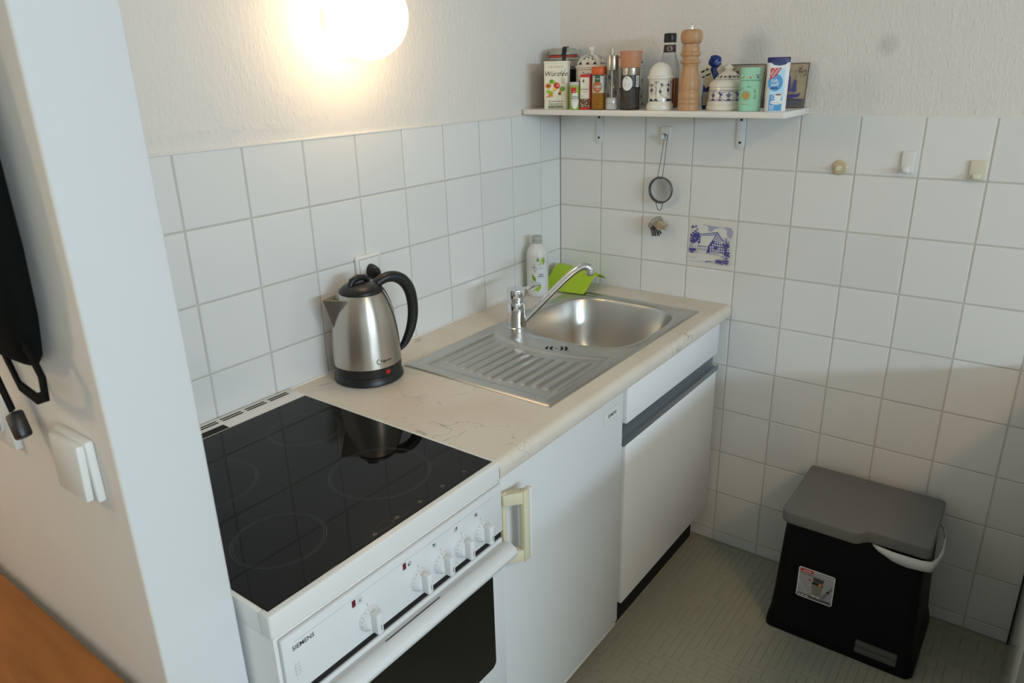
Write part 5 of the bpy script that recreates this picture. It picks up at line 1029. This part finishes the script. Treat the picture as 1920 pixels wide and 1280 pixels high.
for z, y0, y1, d_ in ((0.0, -0.13, 0.10, 0.020), (0.02, -0.165, 0.14, 0.040), (0.07, -0.190, 0.18, 0.055), (0.15, -0.200, 0.19, 0.058), (0.25, -0.198, 0.19, 0.056), (0.36, -0.190, 0.18, 0.050), (0.46, -0.170, 0.16, 0.040), (0.50, -0.14, 0.12, 0.020)):
    rings.append([(-d_*0.5-0.5*d_*math.copysign(abs(math.cos(2*PI*k/24))**0.6, math.cos(2*PI*k/24)), (y0+y1)/2+(y1-y0)/2*math.copysign(abs(math.sin(2*PI*k/24))**0.7, math.sin(2*PI*k/24)), z) for k in range(24)])
loft(b, rings); obj('pouch', b, fabric, bg, 60)
b = NB(); tube(b, [(-0.020, -0.06, 0.50), (-0.022, -0.02, 0.56), (-0.020, 0.02, 0.50)], 0.006, 8, flatn=(0.02, 0.003)); obj('hanging_loop', b, fabric, bg)
b = NB(); tube(b, [(0.0, -0.01, 0.535), (-0.035, -0.01, 0.535), (-0.04, -0.01, 0.55)], 0.005, 10); obj('wall_hook', b, wire, bg)
b = NB(); tube(b, [(-0.030, -0.150, 0.050), (-0.031, -0.182, 0.035), (-0.031, -0.200, 0.008), (-0.030, -0.192, -0.018), (-0.028, -0.160, -0.030), (-0.026, -0.110, -0.026), (-0.024, -0.080, 0.01)], 0.006, 8, flatn=(0.004, 0.014)); obj('strap_loop', b, fabric, bg, 60)
b = NB(); tube(b, [(-0.022, -0.000, 0.02), (-0.022, -0.025, -0.040), (-0.022, -0.046, -0.078)], 0.006, 8, flatn=(0.003, 0.020)); obj('strap', b, fabric, bg, 60)
b = NB(); box(b, -0.008, 0.008, -0.015, 0.015, -0.018, 0.018, 0.004, 2, TM(-0.022, -0.055, -0.096, R(-25))); obj('buckle', b, black, bg)

# pendant over the table (outside the frame, lights the partition's warm-toned face)
pd = thing('pendant_lamp', 'pendant lamp over the wooden table beyond the left edge', 'lamp', (-2.55, 0.18, 1.80))
b = NB(); lathe(b, [(0.16, 0.0), (0.15, 0.03), (0.09, 0.10), (0.03, 0.14), (0.028, 0.135), (0.085, 0.095), (0.145, 0.028), (0.157, 0.0)], 40, close=False); obj('shade', b, white_enamel, pd)
b = NB(); tube(b, [(0, 0, 0.13), (0, 0, 0.70)], 0.003, 8); obj('cord', b, black, pd)
warm_bulb = mat('warm bulb glass', (0.9, 0.85, 0.75), 0.3, emit=((1.0, 0.80, 0.48), 90.0))
b = NB(); lathe(b, [(0.045*math.sin(PI*k/8), 0.03-0.045*math.cos(PI*k/8)) for k in range(9)], 12); obj('bulb', b, warm_bulb, pd, 80)
# added warm fill lamp, unseen on the ceiling behind the camera
cl = thing('ceiling_fill_lamp', 'added round opal fill lamp, unseen on the ceiling behind the camera', 'lamp', (-1.75, -2.55, ROOM_Z))
opal_fill = mat('added opal fill glass', (0.9, 0.88, 0.82), 0.3, emit=((1.0, 0.66, 0.31), 41.0))
b = NB(); lathe(b, [(0.19, -0.02), (0.19, -0.0005)], 40); obj('ceiling_plate', b, white_enamel, cl)
b = NB(); lathe(b, [(0.175*math.cos(R(a)), -0.02-0.075*math.sin(R(a))) for a in range(0, 91, 18)], 24, close=False); obj('opal_bowl', b, opal_fill, cl, 80)
